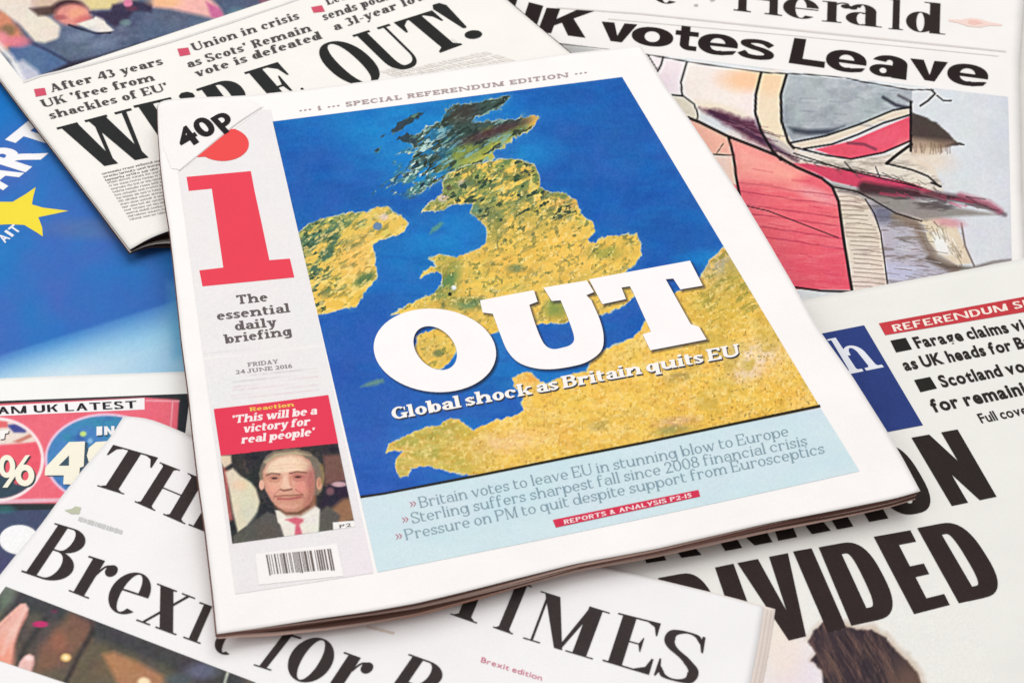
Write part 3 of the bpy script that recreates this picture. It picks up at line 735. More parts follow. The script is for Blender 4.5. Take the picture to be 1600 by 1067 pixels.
# ---------------------------------------------------------------- broadsheet with the sketched flag (top right)
zH = lambda X, Y: .0042 + wob(.0009, 220, 21)(X, Y)
H = Paper("broadsheet with bold black two-word result headline over a sketched flag cartoon, top right",
    ([(640, -150), (1100, -105), (1604, -55)], [(1604, -55), (1592, 100), (1596, 300), (1606, 470)],
     [(900, 640), (1606, 520)], [(640, -150), (900, 640)]), zH, (247, 244, 242), 60, 60)
H.pages(4, even(.0032), seed=11, sx=.002)
def p_flag(c):
    X, Y = c.X, c.Y
    k = (34, 28, 30)
    c.base((222, 226, 231)); c.mix((fbm(X, Y, 60, 3)-.4), (205, 212, 222)); c.mix(np.clip((X-1540)/45, 0, 1)*.5, (205, 207, 220))
    c.poly([(860, 66), (1012, 84), (1040, 130), (900, 130)], (196, 194, 194), 2); c.mix(np.clip((940-X)/80, 0, 1)*.45, (150, 150, 148))
    c.poly([(1005, 85), (1078, 97), (1066, 130), (1066, 152), (1085, 165), (1085, 200), (1000, 200)], (244, 233, 238), 1.5)
    c.poly([(1074, 97), (1190, 114), (1181, 148), (1181, 190), (1150, 186), (1096, 170), (1084, 160), (1066, 150), (1064, 129)], (246, 236, 230), 1.5)
    c.mix(c.m_poly([(1100, 100), (1190, 114), (1182, 150), (1100, 150)], 3)*c.m_ell(1170, 125, 42, 18, 1), (250, 205, 168))
    c.mix(c.m_ell(1120, 172, 42, 10, 1, 12)*.6, (236, 222, 190))
    c.poly([(1064, 150), (1085, 163), (1091, 180), (1094, 190), (1074, 184), (1050, 150)], (226, 218, 200), 1.5)
    c.poly([(1189, 115), (1229, 117), (1220, 148), (1221, 190), (1238, 225), (1262, 250), (1220, 244), (1207, 233), (1190, 208), (1180, 177), (1181, 148)], (242, 224, 196), 1.2)
    c.mix(c.m_ell(1205, 130, 20, 20, .9)*.5, (250, 205, 160))
    # upper grey field
    gy = [(1229, 116), (1340, 126), (1425, 142), (1424, 172), (1400, 174), (1340, 197), (1290, 213), (1240, 224), (1228, 208), (1221, 190), (1220, 148)]
    mk = c.poly(gy, (176, 184, 190), 1.2); c.mix(mk*np.clip((fbm(X, Y, 26, 51)-.42)*3, 0, 1)*.7, (140, 146, 156)); c.mix(mk*np.clip((fbm(X, Y*2, 18, 58)-.5)*3, 0, 1)*.6, (206, 212, 216))
    c.mix(mk*c.m_poly([(1232, 199), (1262, 203), (1300, 202), (1320, 197), (1295, 211), (1262, 212), (1240, 208)], 3), (72, 78, 90))
    c.line([(1380, 153), (1400, 165), (1422, 170)], 5, (62, 60, 72), 2); c.line([(1404, 150), (1424, 160)], 4, (90, 88, 98), 2)
    # cream fold and red lens
    c.poly([(1234, 226), (1290, 214), (1340, 197), (1395, 174), (1423, 170), (1423, 180), (1380, 190), (1340, 207), (1295, 225), (1256, 233)], (228, 214, 194), 1.2)
    c.poly([(1272, 234), (1330, 221), (1380, 200), (1422, 182), (1422, 222), (1380, 238), (1330, 249), (1296, 242)], (228, 86, 108), 1.2)
    c.mix(c.m_ell(1385, 215, 36, 14, 1, -20)*.6, (240, 100, 125)); c.line([(1325, 224), (1350, 226), (1368, 234)], 4, (130, 60, 80), 2)
    c.poly([(1424, 176), (1440, 182), (1462, 192), (1480, 207), (1494, 222), (1505, 226), (1470, 232), (1424, 232)], (76, 66, 62), 1.5, amp=2, sc=8)
    c.mix(c.m_poly([(1424, 216), (1490, 222), (1470, 238), (1424, 244)], 5)*.8, (160, 135, 115))
    # twisted middle
    c.poly([(1207, 236), (1262, 238), (1330, 250), (1385, 243), (1424, 224), (1420, 242), (1460, 262), (1475, 300), (1440, 296), (1380, 285), (1300, 268), (1230, 255)], (228, 220, 208), 1.5)
    st = np.clip((fbm(X*.35, Y*1.6, 9, 61)-.5)*4, 0, 1); mid = c.m_poly([(1207, 236), (1262, 238), (1330, 250), (1424, 240), (1475, 290), (1500, 300), (1380, 285), (1230, 255)], 3)
    c.mix(mid*st*.6, (140, 130, 122)); c.mix(c.m_ell(1450, 245, 40, 18, 1, 20)*.6, (238, 214, 190))
    c.poly([(1150, 186), (1200, 208), (1245, 236), (1252, 244), (1210, 240), (1150, 205)], (206, 196, 190), 2)
    c.poly([(1094, 170), (1120, 172), (1181, 190), (1196, 220), (1212, 240), (1170, 218), (1130, 192)], (96, 50, 74), 5, .95, amp=4, sc=10)
    c.line([(1110, 176), (1150, 194), (1205, 228), (1245, 252)], 7, (66, 40, 70), 3, .85)
    # big red field
    rf = [(1078, 188), (1141, 215), (1207, 243), (1262, 264), (1296, 288), (1311, 318), (1316, 366), (1331, 453), (1238, 452), (1200, 400), (1150, 310)]
    mk = c.poly(rf, (238, 110, 122), 1.2)
    c.mix(mk*np.clip((260-Y)/70, 0, 1)*.85, (250, 176, 160)); c.mix(mk*np.clip((Y-330)/90, 0, 1)*.7, (228, 84, 106))
    c.mix(mk*c.m_ell(1275, 305, 34, 10, 1, 20)*.6, (244, 190, 190))
    for yy, s_ in ((292, 1), (306, 2), (325, 3), (338, 4), (357, 5), (372, 6)):
        c.mix(mk*np.clip(1-abs(Y-(yy+(X-1200)*.14+4*(fbm(X, Y, 40, s_)-.5)))/2.2, 0, 1)*.55, (165, 50, 78))
    c.mix(mk*np.clip((fbm(X*.3, Y*2, 10, 66)-.5)*3, 0, 1)*.35, (250, 160, 160))
    c.poly([(1078, 188), (1137, 213), (1146, 243), (1112, 243), (1095, 214)], (246, 186, 168), 1.5); c.poly([(1112, 243), (1146, 243), (1152, 290), (1140, 286)], (244, 214, 202), 1.5)
    c.mix(c.m_poly([(1141, 215), (1207, 243), (1262, 264), (1240, 290), (1150, 280)], 14)*.75, (252, 184, 166))
    # cream column, lilac and brown right of it
    cc = [(1300, 292), (1330, 298), (1352, 312), (1366, 330), (1376, 360), (1387, 445), (1332, 456), (1318, 372), (1311, 318)]
    mk = c.poly(cc, (226, 214, 198), 1.2); c.mix(mk*np.clip((fbm(X*.3, Y*2.4, 9, 71)-.52)*5, 0, 1)*.45, (150, 130, 118)); c.mix(mk*np.clip((Y-380)/60, 0, 1)*.5, (240, 222, 215))
    lil = [(1352, 312), (1400, 325), (1432, 345), (1446, 380), (1470, 415), (1500, 424), (1387, 446), (1376, 360)]
    mk = c.poly(lil, (188, 184, 196), 1.5); c.mix(mk*np.clip((fbm(X*.3, Y*2.4, 9, 75)-.46)*5, 0, 1)*.7, (125, 112, 108)); c.mix(mk*c.m_ell(1405, 425, 30, 14, 1)*.9, (196, 198, 226))
    c.mix(mk*c.m_ell(1380, 335, 20, 14, 1)*.7, (90, 92, 115))
    c.line([(1400, 338), (1432, 350), (1446, 378), (1462, 405), (1494, 420)], 16, (132, 114, 98), 5, .8)
    c.line([(1450, 405), (1480, 418), (1520, 420), (1552, 410), (1582, 406)], 8, (92, 80, 72), 3, .85, taper=1)
    c.poly([(1424, 340), (1462, 336), (1492, 348), (1502, 372), (1518, 412), (1494, 414), (1466, 396), (1450, 376), (1444, 352)], (226, 212, 188), 1.5)
    mk = c.m_poly([(1440, 342), (1500, 350), (1516, 412), (1466, 396)], 2); c.mix(mk*np.clip((fbm(X*.9, Y*.9, 7, 81)-.5)*5, 0, 1)*.6, (150, 136, 112)); c.mix(mk*c.m_ell(1470, 385, 12, 20, .9, -30), (240, 240, 238))
    c.line([(1502, 350), (1508, 385), (1522, 416)], 2.5, (110, 92, 84), 1.5)
    c.mix(c.m_ell(1483, 348, 22, 7, 1, 8)*.8, (214, 150, 160))
    # red tail
    c.poly([(1240, 256), (1262, 256), (1310, 264), (1360, 274), (1420, 286), (1460, 300), (1430, 306), (1360, 298), (1300, 284), (1268, 268)], (212, 74, 102), 1.5)
    c.mix(c.m_poly([(1340, 270), (1440, 292), (1430, 306), (1340, 292)], 4)*np.clip((fbm(X*.5, Y*2, 10, 88)-.4)*3, 0, 1), (180, 60, 100))
    c.poly([(1290, 284), (1360, 300), (1430, 312), (1500, 326), (1560, 336), (1500, 338), (1440, 344), (1400, 330), (1340, 306), (1310, 300)], (150, 144, 140), 3)
    c.line([(1350, 294), (1400, 301), (1450, 305), (1500, 311), (1540, 322), (1570, 336)], 19, (66, 44, 50), 4, .95, taper=1)
    c.mix(c.m_poly([(1330, 290), (1420, 304), (1500, 318), (1480, 330), (1400, 322), (1330, 302)], 4)*np.clip((fbm(X*.3, Y*2.2, 9, 93)-.42)*5, 0, 1)*.8, (84, 74, 76))
    c.line([(1500, 306), (1545, 318), (1562, 330)], 9, (176, 84, 108), 4, .7); c.line([(1440, 300), (1476, 308)], 5, (196, 90, 110), 3, .8)
    hr = random.Random(9)
    for y in range(300, 452, 7):
        f_ = (y-292)/160; xl = 1304+26*min(1, f_*1.4); xr = 1340+46*min(1, f_*1.6)
        c.line([(xl+hr.uniform(0, 6), y+hr.uniform(-1, 1)), ((xl+xr)/2, y+hr.uniform(0, 2)), (xr-hr.uniform(0, 10), y+3+hr.uniform(-1, 2))], 1.0, (112, 94, 86), .9, .75)
    for i in range(46):
        x = hr.uniform(1215, 1462); y = 238+(x-1215)*.2+hr.uniform(-2, 10); c.line([(x, y), (x+hr.uniform(4, 16), y+hr.uniform(4, 9))], 1.0, (92, 76, 72), .9, .7)
    for i in range(40):
        x = hr.uniform(1385, 1450); y = hr.uniform(335, 435); c.line([(x, y), (x+hr.uniform(16, 34), y+hr.uniform(2, 6))], 1.1, hr.choice([(92, 78, 74), (130, 114, 104), (222, 220, 232)]), .9, .6)
    for i in range(26):
        x = hr.uniform(1452, 1496); y = 345+(x-1452)*.9+hr.uniform(-6, 20); c.line([(x, y), (x+hr.uniform(4, 10), y+hr.uniform(8, 18))], 1.1, hr.choice([(120, 104, 84), (246, 244, 238)]), .9, .7)
    for i in range(34):
        x = hr.uniform(1100, 1190); y = 172+(x-1100)*.45+hr.uniform(-8, 6); c.line([(x, y), (x+hr.uniform(18, 44), y+hr.uniform(6, 16))], 1.3, hr.choice([(84, 40, 62), (150, 100, 120), (60, 34, 50)]), 1, .55)
    for i in range(44):
        x = hr.uniform(1160, 1285); y = hr.uniform(262, 440); c.line([(x, y), (x+hr.uniform(12, 34), y+hr.uniform(2, 6))], 1.2, hr.choice([(206, 60, 86), (250, 150, 150), (190, 56, 80)]), 1.2, .4)
    for i in range(26):
        x = hr.uniform(1370, 1530); y = 292+(x-1370)*.14+hr.uniform(-4, 12); c.line([(x, y), (x+hr.uniform(14, 40), y+hr.uniform(3, 9))], 1.5, hr.choice([(52, 36, 42), (190, 70, 100), (120, 110, 110), (78, 60, 64)]), 1.2, .65)
    for i in range(30):
        x = hr.uniform(1240, 1400); y = hr.uniform(124, 200); c.line([(x, y), (x+hr.uniform(10, 30), y+hr.uniform(0, 3))], 1.5, hr.choice([(150, 158, 168), (204, 208, 214), (128, 134, 146)]), 1.4, .45)
    for i in range(18):
        x = hr.uniform(1424, 1484); c.line([(x, 224+hr.uniform(0, 4)), (x+hr.uniform(-2, 3), 232+hr.uniform(2, 10))], 1.4, (120, 98, 84), 1.2, .6)
    # pen lines
    for p, w in (([(860, 67), (950, 77), (1012, 86), (1080, 98), (1120, 104), (1200, 114.5), (1260, 117), (1320, 121.5), (1345, 128), (1382, 134), (1420, 141), (1458, 141)], 1.8),
        ([(1036, 90), (1033, 102), (1028, 111)], 3), ([(1012, 86), (1028, 112)], 2), ([(1073, 98), (1064, 129), (1066, 151)], 3), ([(1050, 149), (1068, 151), (1084, 163), (1090, 177), (1090, 186)], 2.5),
        ([(1189, 115), (1181, 148), (1180, 177), (1190, 208), (1207, 236), (1220, 250)], 4.2), ([(1229, 117), (1220, 148), (1221, 190), (1232, 223), (1240, 232)], 4.2),
        ([(1074, 184), (1094, 192), (1136, 213), (1180, 230), (1212, 243), (1245, 262), (1284, 279), (1300, 292), (1310, 315), (1317, 367), (1331, 454)], 4.4),
        ([(1138, 214), (1146, 243), (1150, 275), (1156, 306)], 4), ([(1112, 242), (1144, 243)], 2), ([(1130, 225), (1120, 240)], 1.2), ([(1240, 449), (1285, 455), (1331, 456)], 3.2),
        ([(1234, 224), (1290, 213), (1340, 196), (1395, 173), (1422, 168)], 3), ([(1256, 233), (1300, 226), (1340, 211), (1380, 193), (1422, 180)], 3), ([(1238, 230), (1290, 243), (1330, 249), (1380, 239), (1422, 221)], 3),
        ([(1423, 160), (1423, 236)], 4), ([(1424, 226), (1402, 242), (1385, 256)], 4.5), ([(1385, 256), (1425, 266), (1450, 276), (1468, 292)], 3), ([(1240, 240), (1320, 266), (1390, 282), (1440, 294)], 2.2), ([(1212, 236), (1262, 252), (1310, 262), (1385, 276), (1430, 290)], 1.6),
        ([(1320, 254), (1334, 270)], 1.8), ([(1368, 262), (1374, 276)], 1.8), ([(1300, 292), (1340, 300), (1366, 314), (1400, 334), (1440, 346)], 2.4), ([(1352, 312), (1366, 334), (1376, 364), (1387, 446)], 2.2), ([(1470, 292), (1455, 286)], 3),
        ([(1140, 320), (1165, 322), (1200, 330), (1310, 372)], 1.6), ([(1455, 141), (1461, 147), (1450, 158), (1438, 166)], 3), ([(1464, 150), (1474, 158), (1486, 158)], 2.5), ([(1500, 226), (1506, 227)], 2)):
        c.line(p, w*1.12, k, .8, 1)
    c.sharpen(1.0, 2); c.grain(5, 3)
H.picture("cartoon", [(866, 67), (1575, 152), (1582, 470), (980, 470)], 1.5, p_flag)
def hg(ch):
    """very heavy, wide grotesque letter in a unit box"""
    g = Gl(Pen(T=.33, t=.23, s_=0, br=0)); T, t = .34, .22
    if ch == 'U': g.rect(0, .4, .36, 1); g.rect(.64, .4, 1, 1); g.ring(.5, .42, .5, .44, 180, 360, T=.36, t=.20)
    if ch == 'K': g.rect(0, 0, .31, 1); g.poly((.3, .30), (.3, .56), (.66, 1), (1.0, 1)); g.poly((.38, .60), (.62, .72), (1, 0), (.66, 0))
    if ch == 'L': g.rect(0, 0, .37, 1); g.rect(0, 0, 1, .22)
    if ch == 'v': g.poly((0, 1), (.38, 1), (.52, .36), (.66, 1), (1, 1), (.70, 0), (.32, 0))
    if ch == 'o': g.ring(.5, .5, .5, .5, T=.32, t=.22, e=2.1)
    if ch == 't': g.rect(.22, .2, .62, 1); g.rect(0, .60, 1, .79); g.ring(.64, .24, .42, .24, 180, 290, T=.40, t=.2); g.rect(.6, 0, .96, .19)
    if ch == 'e': g.ring(.5, .5, .5, .5, -10, 296, T=.31, t=.20, e=2.15); g.rect(.25, .41, .995, .56); g.poly((.62, 0), (.62, .2), (.90, .27), (.98, .27), (.9, .09))
    if ch == 's': g.curve([(.92, .70), (.72, .86), (.46, .90), (.2, .83), (.17, .70), (.36, .58), (.66, .48), (.84, .34), (.80, .17), (.52, .095), (.22, .14), (.06, .30)], .30, .20, 6)
    if ch == 'a': g.rect(.60, 0, .97, .66); g.ring(.52, .64, .45, .36, 0, 165, T=.36, t=.2); g.ring(.37, .28, .36, .28, T=.27, t=.155); g.rect(.4, .43, .7, .56); g.rect(.4, .02, .7, .14)
    v, f = triangulate(g.P); v = np.array(v); return v, f, 1.0
def sq(ch, q): return (hg(ch), q)
H.letters("headline", [
    sq('U', [(786, -6), (849, 10), (833, 58), (770, 42)]), sq('K', [(854, 13), (929, 18), (915, 60), (840, 50)]),
    sq('v', [(940, 34.5), (996, 39), (986, 69), (940, 63)]), sq('o', [(989, 40), (1054, 47), (1050, 77), (985, 69)]),
    sq('t', [(1057, 40), (1093, 44), (1089, 81), (1053, 77)]), sq('e', [(1092, 51), (1155, 57), (1151, 90), (1089, 83)]),
    sq('s', [(1158, 59), (1210, 66), (1209, 97), (1153, 90)]), sq('L', [(1241, 60), (1293, 66), (1288, 107), (1232, 99)]),
    sq('e', [(1292, 75), (1356, 84), (1352, 117), (1289, 109)]), sq('a', [(1360, 84), (1421, 91), (1418, 126), (1357, 117)]),
    sq('v', [(1422, 92), (1481, 98), (1473, 130), (1432, 124)]), sq('e', [(1482, 97), (1546, 105), (1542, 139), (1478, 130)])], (44, 36, 36))
ph = Pen(T=.185, t=.04, s_=.10, xh=1.0, wd=1.0, br=.03, asc=1.5)
def lq(x0, x1, y0, y1, hgt, sl=-.03): return [(x0-hgt*sl, y0-hgt), (x1-hgt*sl, y1-hgt), (x1, y1), (x0, y0)]
H.letters("masthead", [(bx(glyph('e', ph)), lq(1018, 1062, 4, 9, 31)),
    (bx(glyph('H', ph)), lq(1146, 1222, 17, 26, 44)),
    (bx(glyph('e', ph)), lq(1223, 1279, 27, 33, 32)), (bx(glyph('r', ph)), lq(1284, 1329, 34, 38, 32)), (bx(glyph('a', ph)), lq(1321, 1378, 38, 44, 33)),
    (bx(glyph('l', ph)), lq(1388, 1411, 46, 48, 47)), (bx(glyph('d', ph)), lq(1415, 1477, 49, 55, 48))], (52, 44, 42))
H.flat("crest", [[(1084, 8), (1090, 7), (1091, 11), (1085, 11)], [(1106, -2), (1118, 1), (1112, 4)]], (186, 178, 176))
H.flat("rule", [[(870, 12), (1000, 21), (1280, 50), (1572, 80), (1572, 82.5), (1280, 53), (1000, 23.5), (870, 14)], [(950, 30), (1240, 56), (1560, 88), (1560, 89), (1240, 57), (950, 31)]], (222, 216, 212))
H.flat("emblem", [[(1482, 31), (1500, 32), (1516, 29), (1528, 30), (1545, 35), (1566, 39), (1566, 41), (1545, 41), (1530, 44), (1512, 42), (1498, 37), (1482, 34)]], (246, 220, 212))
H.flat("emblem_detail", [[(1514, 32), (1526, 33), (1536, 37), (1522, 40), (1512, 37)]], (243, 200, 190), lift=.0003)

# ---------------------------------------------------------------- broadsheet with the condensed headline (right)
def sstep(a, b, x):
    t = np.clip((np.asarray(x, float)-a)/(b-a), 0, 1); return t*t*(3-2*t)
zD = lambda X, Y: .0095 + .0055*sstep(1750, 1200, X)*sstep(420, 980, Y) + wob(.0008, 240, 31)(X, Y)
D = Paper("broadsheet with heavy condensed capitals and a blue masthead block, lower right",
    ([(900, 545), (1150, 489), (1332, 454), (1480, 427), (1600, 404), (1720, 380)], [(1720, 380), (1790, 700), (1800, 1160)],
     [(760, 1180), (1300, 1170), (1800, 1160)], [(900, 545), (840, 800), (760, 1180)]), zD, (241, 240, 236), 60, 60)
D.pages(4, even(.0046), seed=17, sx=.001)
mblk = D.flat("masthead_block", [[(1230, 532), (1286, 521), (1350, 508.5), (1442, 664.5), (1384, 675.5), (1318, 688)]], (52, 70, 134))
ps = Pen(T=.16, t=.055, s_=.11, xh=.66, wd=1.0, br=.03)
D.letters("masthead_letter", [(bx(glyph('h', ps)), [(1292, 531), (1333, 522), (1381, 574), (1322, 586)])], (236, 240, 248), lift=.0003, parent=mblk)
rot_rules(D, "masthead_strapline", [(1380, 661), (1432, 652), (1437, 658), (1385, 668)], 1, (150, 170, 210), 1.0, 3, parent=mblk)
rstr = D.flat("red_strip", [[(1373, 505.5), (1600, 464), (1700, 446), (1700, 469), (1600, 488), (1383, 524)]], (206, 66, 74))
D.letters("red_strip_text", [(set_line("REFERENDUM SPECIAL", nbs, .13, .34), quad_on((1397, 519), (1688, 464), (-4.5, -10.5)))], (250, 236, 226), lift=.0003, parent=rstr)
D.flat("bullet", [[(1391, 532.5), (1415, 528), (1425, 546), (1400, 551)]], (44, 42, 40)); D.flat("bullet", [[(1428, 594), (1453, 589), (1464, 607), (1438, 613)]], (44, 42, 40))
nb = Pen(T=.17, t=.15, s_=0, xh=.74, wd=.62, e=2.6, br=0)
def sline(pp, name, txt, bl, br_, up, rgb, off=.036, gap=.1, lift=.00022, parent=None, sp=.3):
    return pp.letters(name, [(set_line(txt, off, gap, sp, sans_glyph), quad_on(bl, br_, up))], rgb, lift, parent)
K2 = (50, 46, 44)
sline(D, "summary_text", "Farage claims victory", (1434, 545), (1668, 504.5), (-10, -17.5), K2)
sline(D, "summary_text", "as UK heads for Brexit", (1415, 580), (1661, 533), (-9, -18), K2)
sline(D, "summary_text", "Scotland votes", (1473, 606), (1640, 574), (-10, -18.5), K2)
sline(D, "summary_text", "for remaining", (1460, 645), (1637, 610), (-11, -20), K2)
sline(D, "page_reference", "Full coverage", (1534, 661.5), (1648, 639), (-8.5, -14.5), K2, .018)
cond = Pen(T=.36, t=.155, s_=0, br=0, wd=1, e=3.0)
def cg(kind):
    g = Gl(cond)
    if kind == 'I': g.rect(0, 0, 1, 1)
    if kind == 'D':
        T = .40; g.rect(0, 0, T, 1); g.rect(.2, .85, .5, 1); g.rect(.2, 0, .5, .15); g.ring(.48, .5, .52, .5, -90, 90, T=T, t=.15, e=2.7)
    if kind == 'O': g.ring(.5, .5, .5, .5, T=.39, t=.15, e=2.7)
    if kind == 'E':
        g.rect(0, 0, .5, 1); g.rect(0, .85, .97, 1); g.rect(0, 0, 1, .15); g.rect(.1, .43, .88, .57)
    if kind == 'V': g.poly((0, 1), (.40, 1), (.52, .34), (.62, 1), (1, 1), (.68, 0), (.33, 0))
    if kind == 'N': g.rect(0, 0, .36, 1); g.rect(.64, 0, 1, 1); g.poly((.0, 1), (.38, 1), (1, 0), (.62, 0))
    if kind == 'A': g.poly((0, 0), (.36, 0), (.5, .8), (.5, 1), (.3, 1)); g.poly((1, 0), (.64, 0), (.5, .8), (.5, 1), (.7, 1)); g.rect(.28, .17, .72, .31)
    if kind == 'T': g.rect(.3, 0, .7, 1); g.rect(0, .85, 1, 1)
    v, f = triangulate(g.P); return np.array(v), f, 1.0
nv_ = (-62, -107)
def feet(x0, y0, x1, y1): return [(x0+nv_[0], y0+nv_[1]), (x1+nv_[0], y1+nv_[1]), (x1, y1), (x0, y0)]
D.letters("headline", [
    (cg('A'), feet(1010, 880, 1096, 867)), (cg('N'), feet(1133, 861, 1207, 847)), (cg('A'), feet(1216, 845, 1298, 829)), (cg('T'), feet(1289, 831, 1352, 819)),
    (cg('I'), feet(1358, 815.5, 1388, 810)), (cg('O'), feet(1395, 810, 1469, 795)), (cg('N'), [(1424, 684), (1496, 671), (1557, 776), (1487, 790.5)])], (52, 45, 43))
D.letters("headline", [
    (cg('D'), [(1028, 903), (1098, 890), (1150, 1018), (1078, 1032)]), (cg('I'), [(1117, 886.5), (1146, 880.5), (1192, 1006), (1160, 1013)]), (cg('V'), [(1152, 879.5), (1231, 864), (1284, 988), (1206, 1007)]),
    (cg('I'), [(1239, 861.5), (1268, 856.5), (1322, 980), (1293, 987.5)]), (cg('D'), [(1279, 855), (1350, 842), (1412, 960), (1330, 977.5)]),
    (cg('E'), [(1365, 838.5), (1424, 828), (1484, 945), (1428, 959.5)]), (cg('D'), [(1433, 825), (1505, 811), (1577, 925), (1498, 942.5)])], (56, 46, 46))
def p_hair(c):
    X, Y = c.X, c.Y
    c.base((241, 240, 236)); c.ell(1245, 1060, 45, 50, (238, 228, 238), 1.0, .9)
    c.mix(c.m_ell(1225, 1010, 30, 60, 1.0)*.6, (246, 228, 214))
    hp = [(1262, 1001), (1272, 985), (1288, 972), (1312, 976), (1340, 984), (1362, 983), (1384, 996), (1400, 1016), (1418, 1032), (1432, 1050), (1446, 1085), (1460, 1150), (1290, 1150), (1286, 1064), (1284, 1046), (1266, 1032), (1276, 1020)]
    c.mix(c.m_poly([(x+3, y-3) for x, y in hp], 9, 4, 9, 3)*.7, (172, 138, 112))
    mk = c.poly(hp, (66, 56, 62), 2, amp=2.5, sc=12, seed=3)
    st = np.clip((fbm((X-Y*.35)*1.2, Y*.25, 9, 12)-.45)*3, 0, 1)
    c.mix(mk*st*.7, (128, 98, 88)); c.mix(mk*np.clip((fbm((X-Y*.35)*1.3, Y*.22, 6, 19)-.55)*4, 0, 1)*.7, (58, 48, 54))
    c.mix(mk*c.m_ell(1420, 1080, 30, 50, 1)*.4, (165, 125, 96))
    hr = random.Random(4)
    for i in range(60):
        x = hr.uniform(1275, 1390); y = 984+max(0, x-1350)*.7+hr.uniform(0, 60); L_ = hr.uniform(18, 50); c.line([(x, y), (x+L_*.35, y+L_*.5), (x+L_*.62, y+L_)], 1.2, hr.choice([(50, 40, 46), (120, 92, 84), (96, 76, 76), (146, 112, 92)]), 1, .5)
    c.sharpen(.8, 2); c.grain(2)
D.picture("portrait_photograph", [(1190, 960), (1500, 900), (1580, 1130), (1190, 1150)], 2.0, p_hair, lift=.00010)

# ---------------------------------------------------------------- tabloid with the exclamation headline (top)
def zW(X, Y):
    X = np.asarray(X, float); Y = np.asarray(Y, float)
    return .0108 + .0040*sstep(120, 420, X) + bump(X, Y, 300, 345, 85, .0062) + wob(.0010, 200, 41)(X, Y)
W = Paper("tabloid with tall serif exclamation headline under a crowd photograph, top left",
    ([(-190, -130), (300, -250), (705, -330)], [(705, -330), (780, -10), (845, 45), (892, 84), (960, 140)],
     [(203, 390), (232, 373), (262, 361), (330, 345), (620, 250), (960, 140)], [(-190, -130), (-60, 45), (63, 206), (84, 233), (203, 390)]), zW, (248, 246, 241), 90, 90)
W.pages(4, lambda f, u, v: f*(.0022 + .0135*np.exp(-((u-.14)/.085)**2)*v**8) + 0*v, seed=23, sx=.0008, sy=.0008, rgb=[(70, 50, 48), (56, 40, 38), (240, 228, 220), (70, 52, 50)])  # dark sheet colours stand in for the shaded gap under the lifted corner
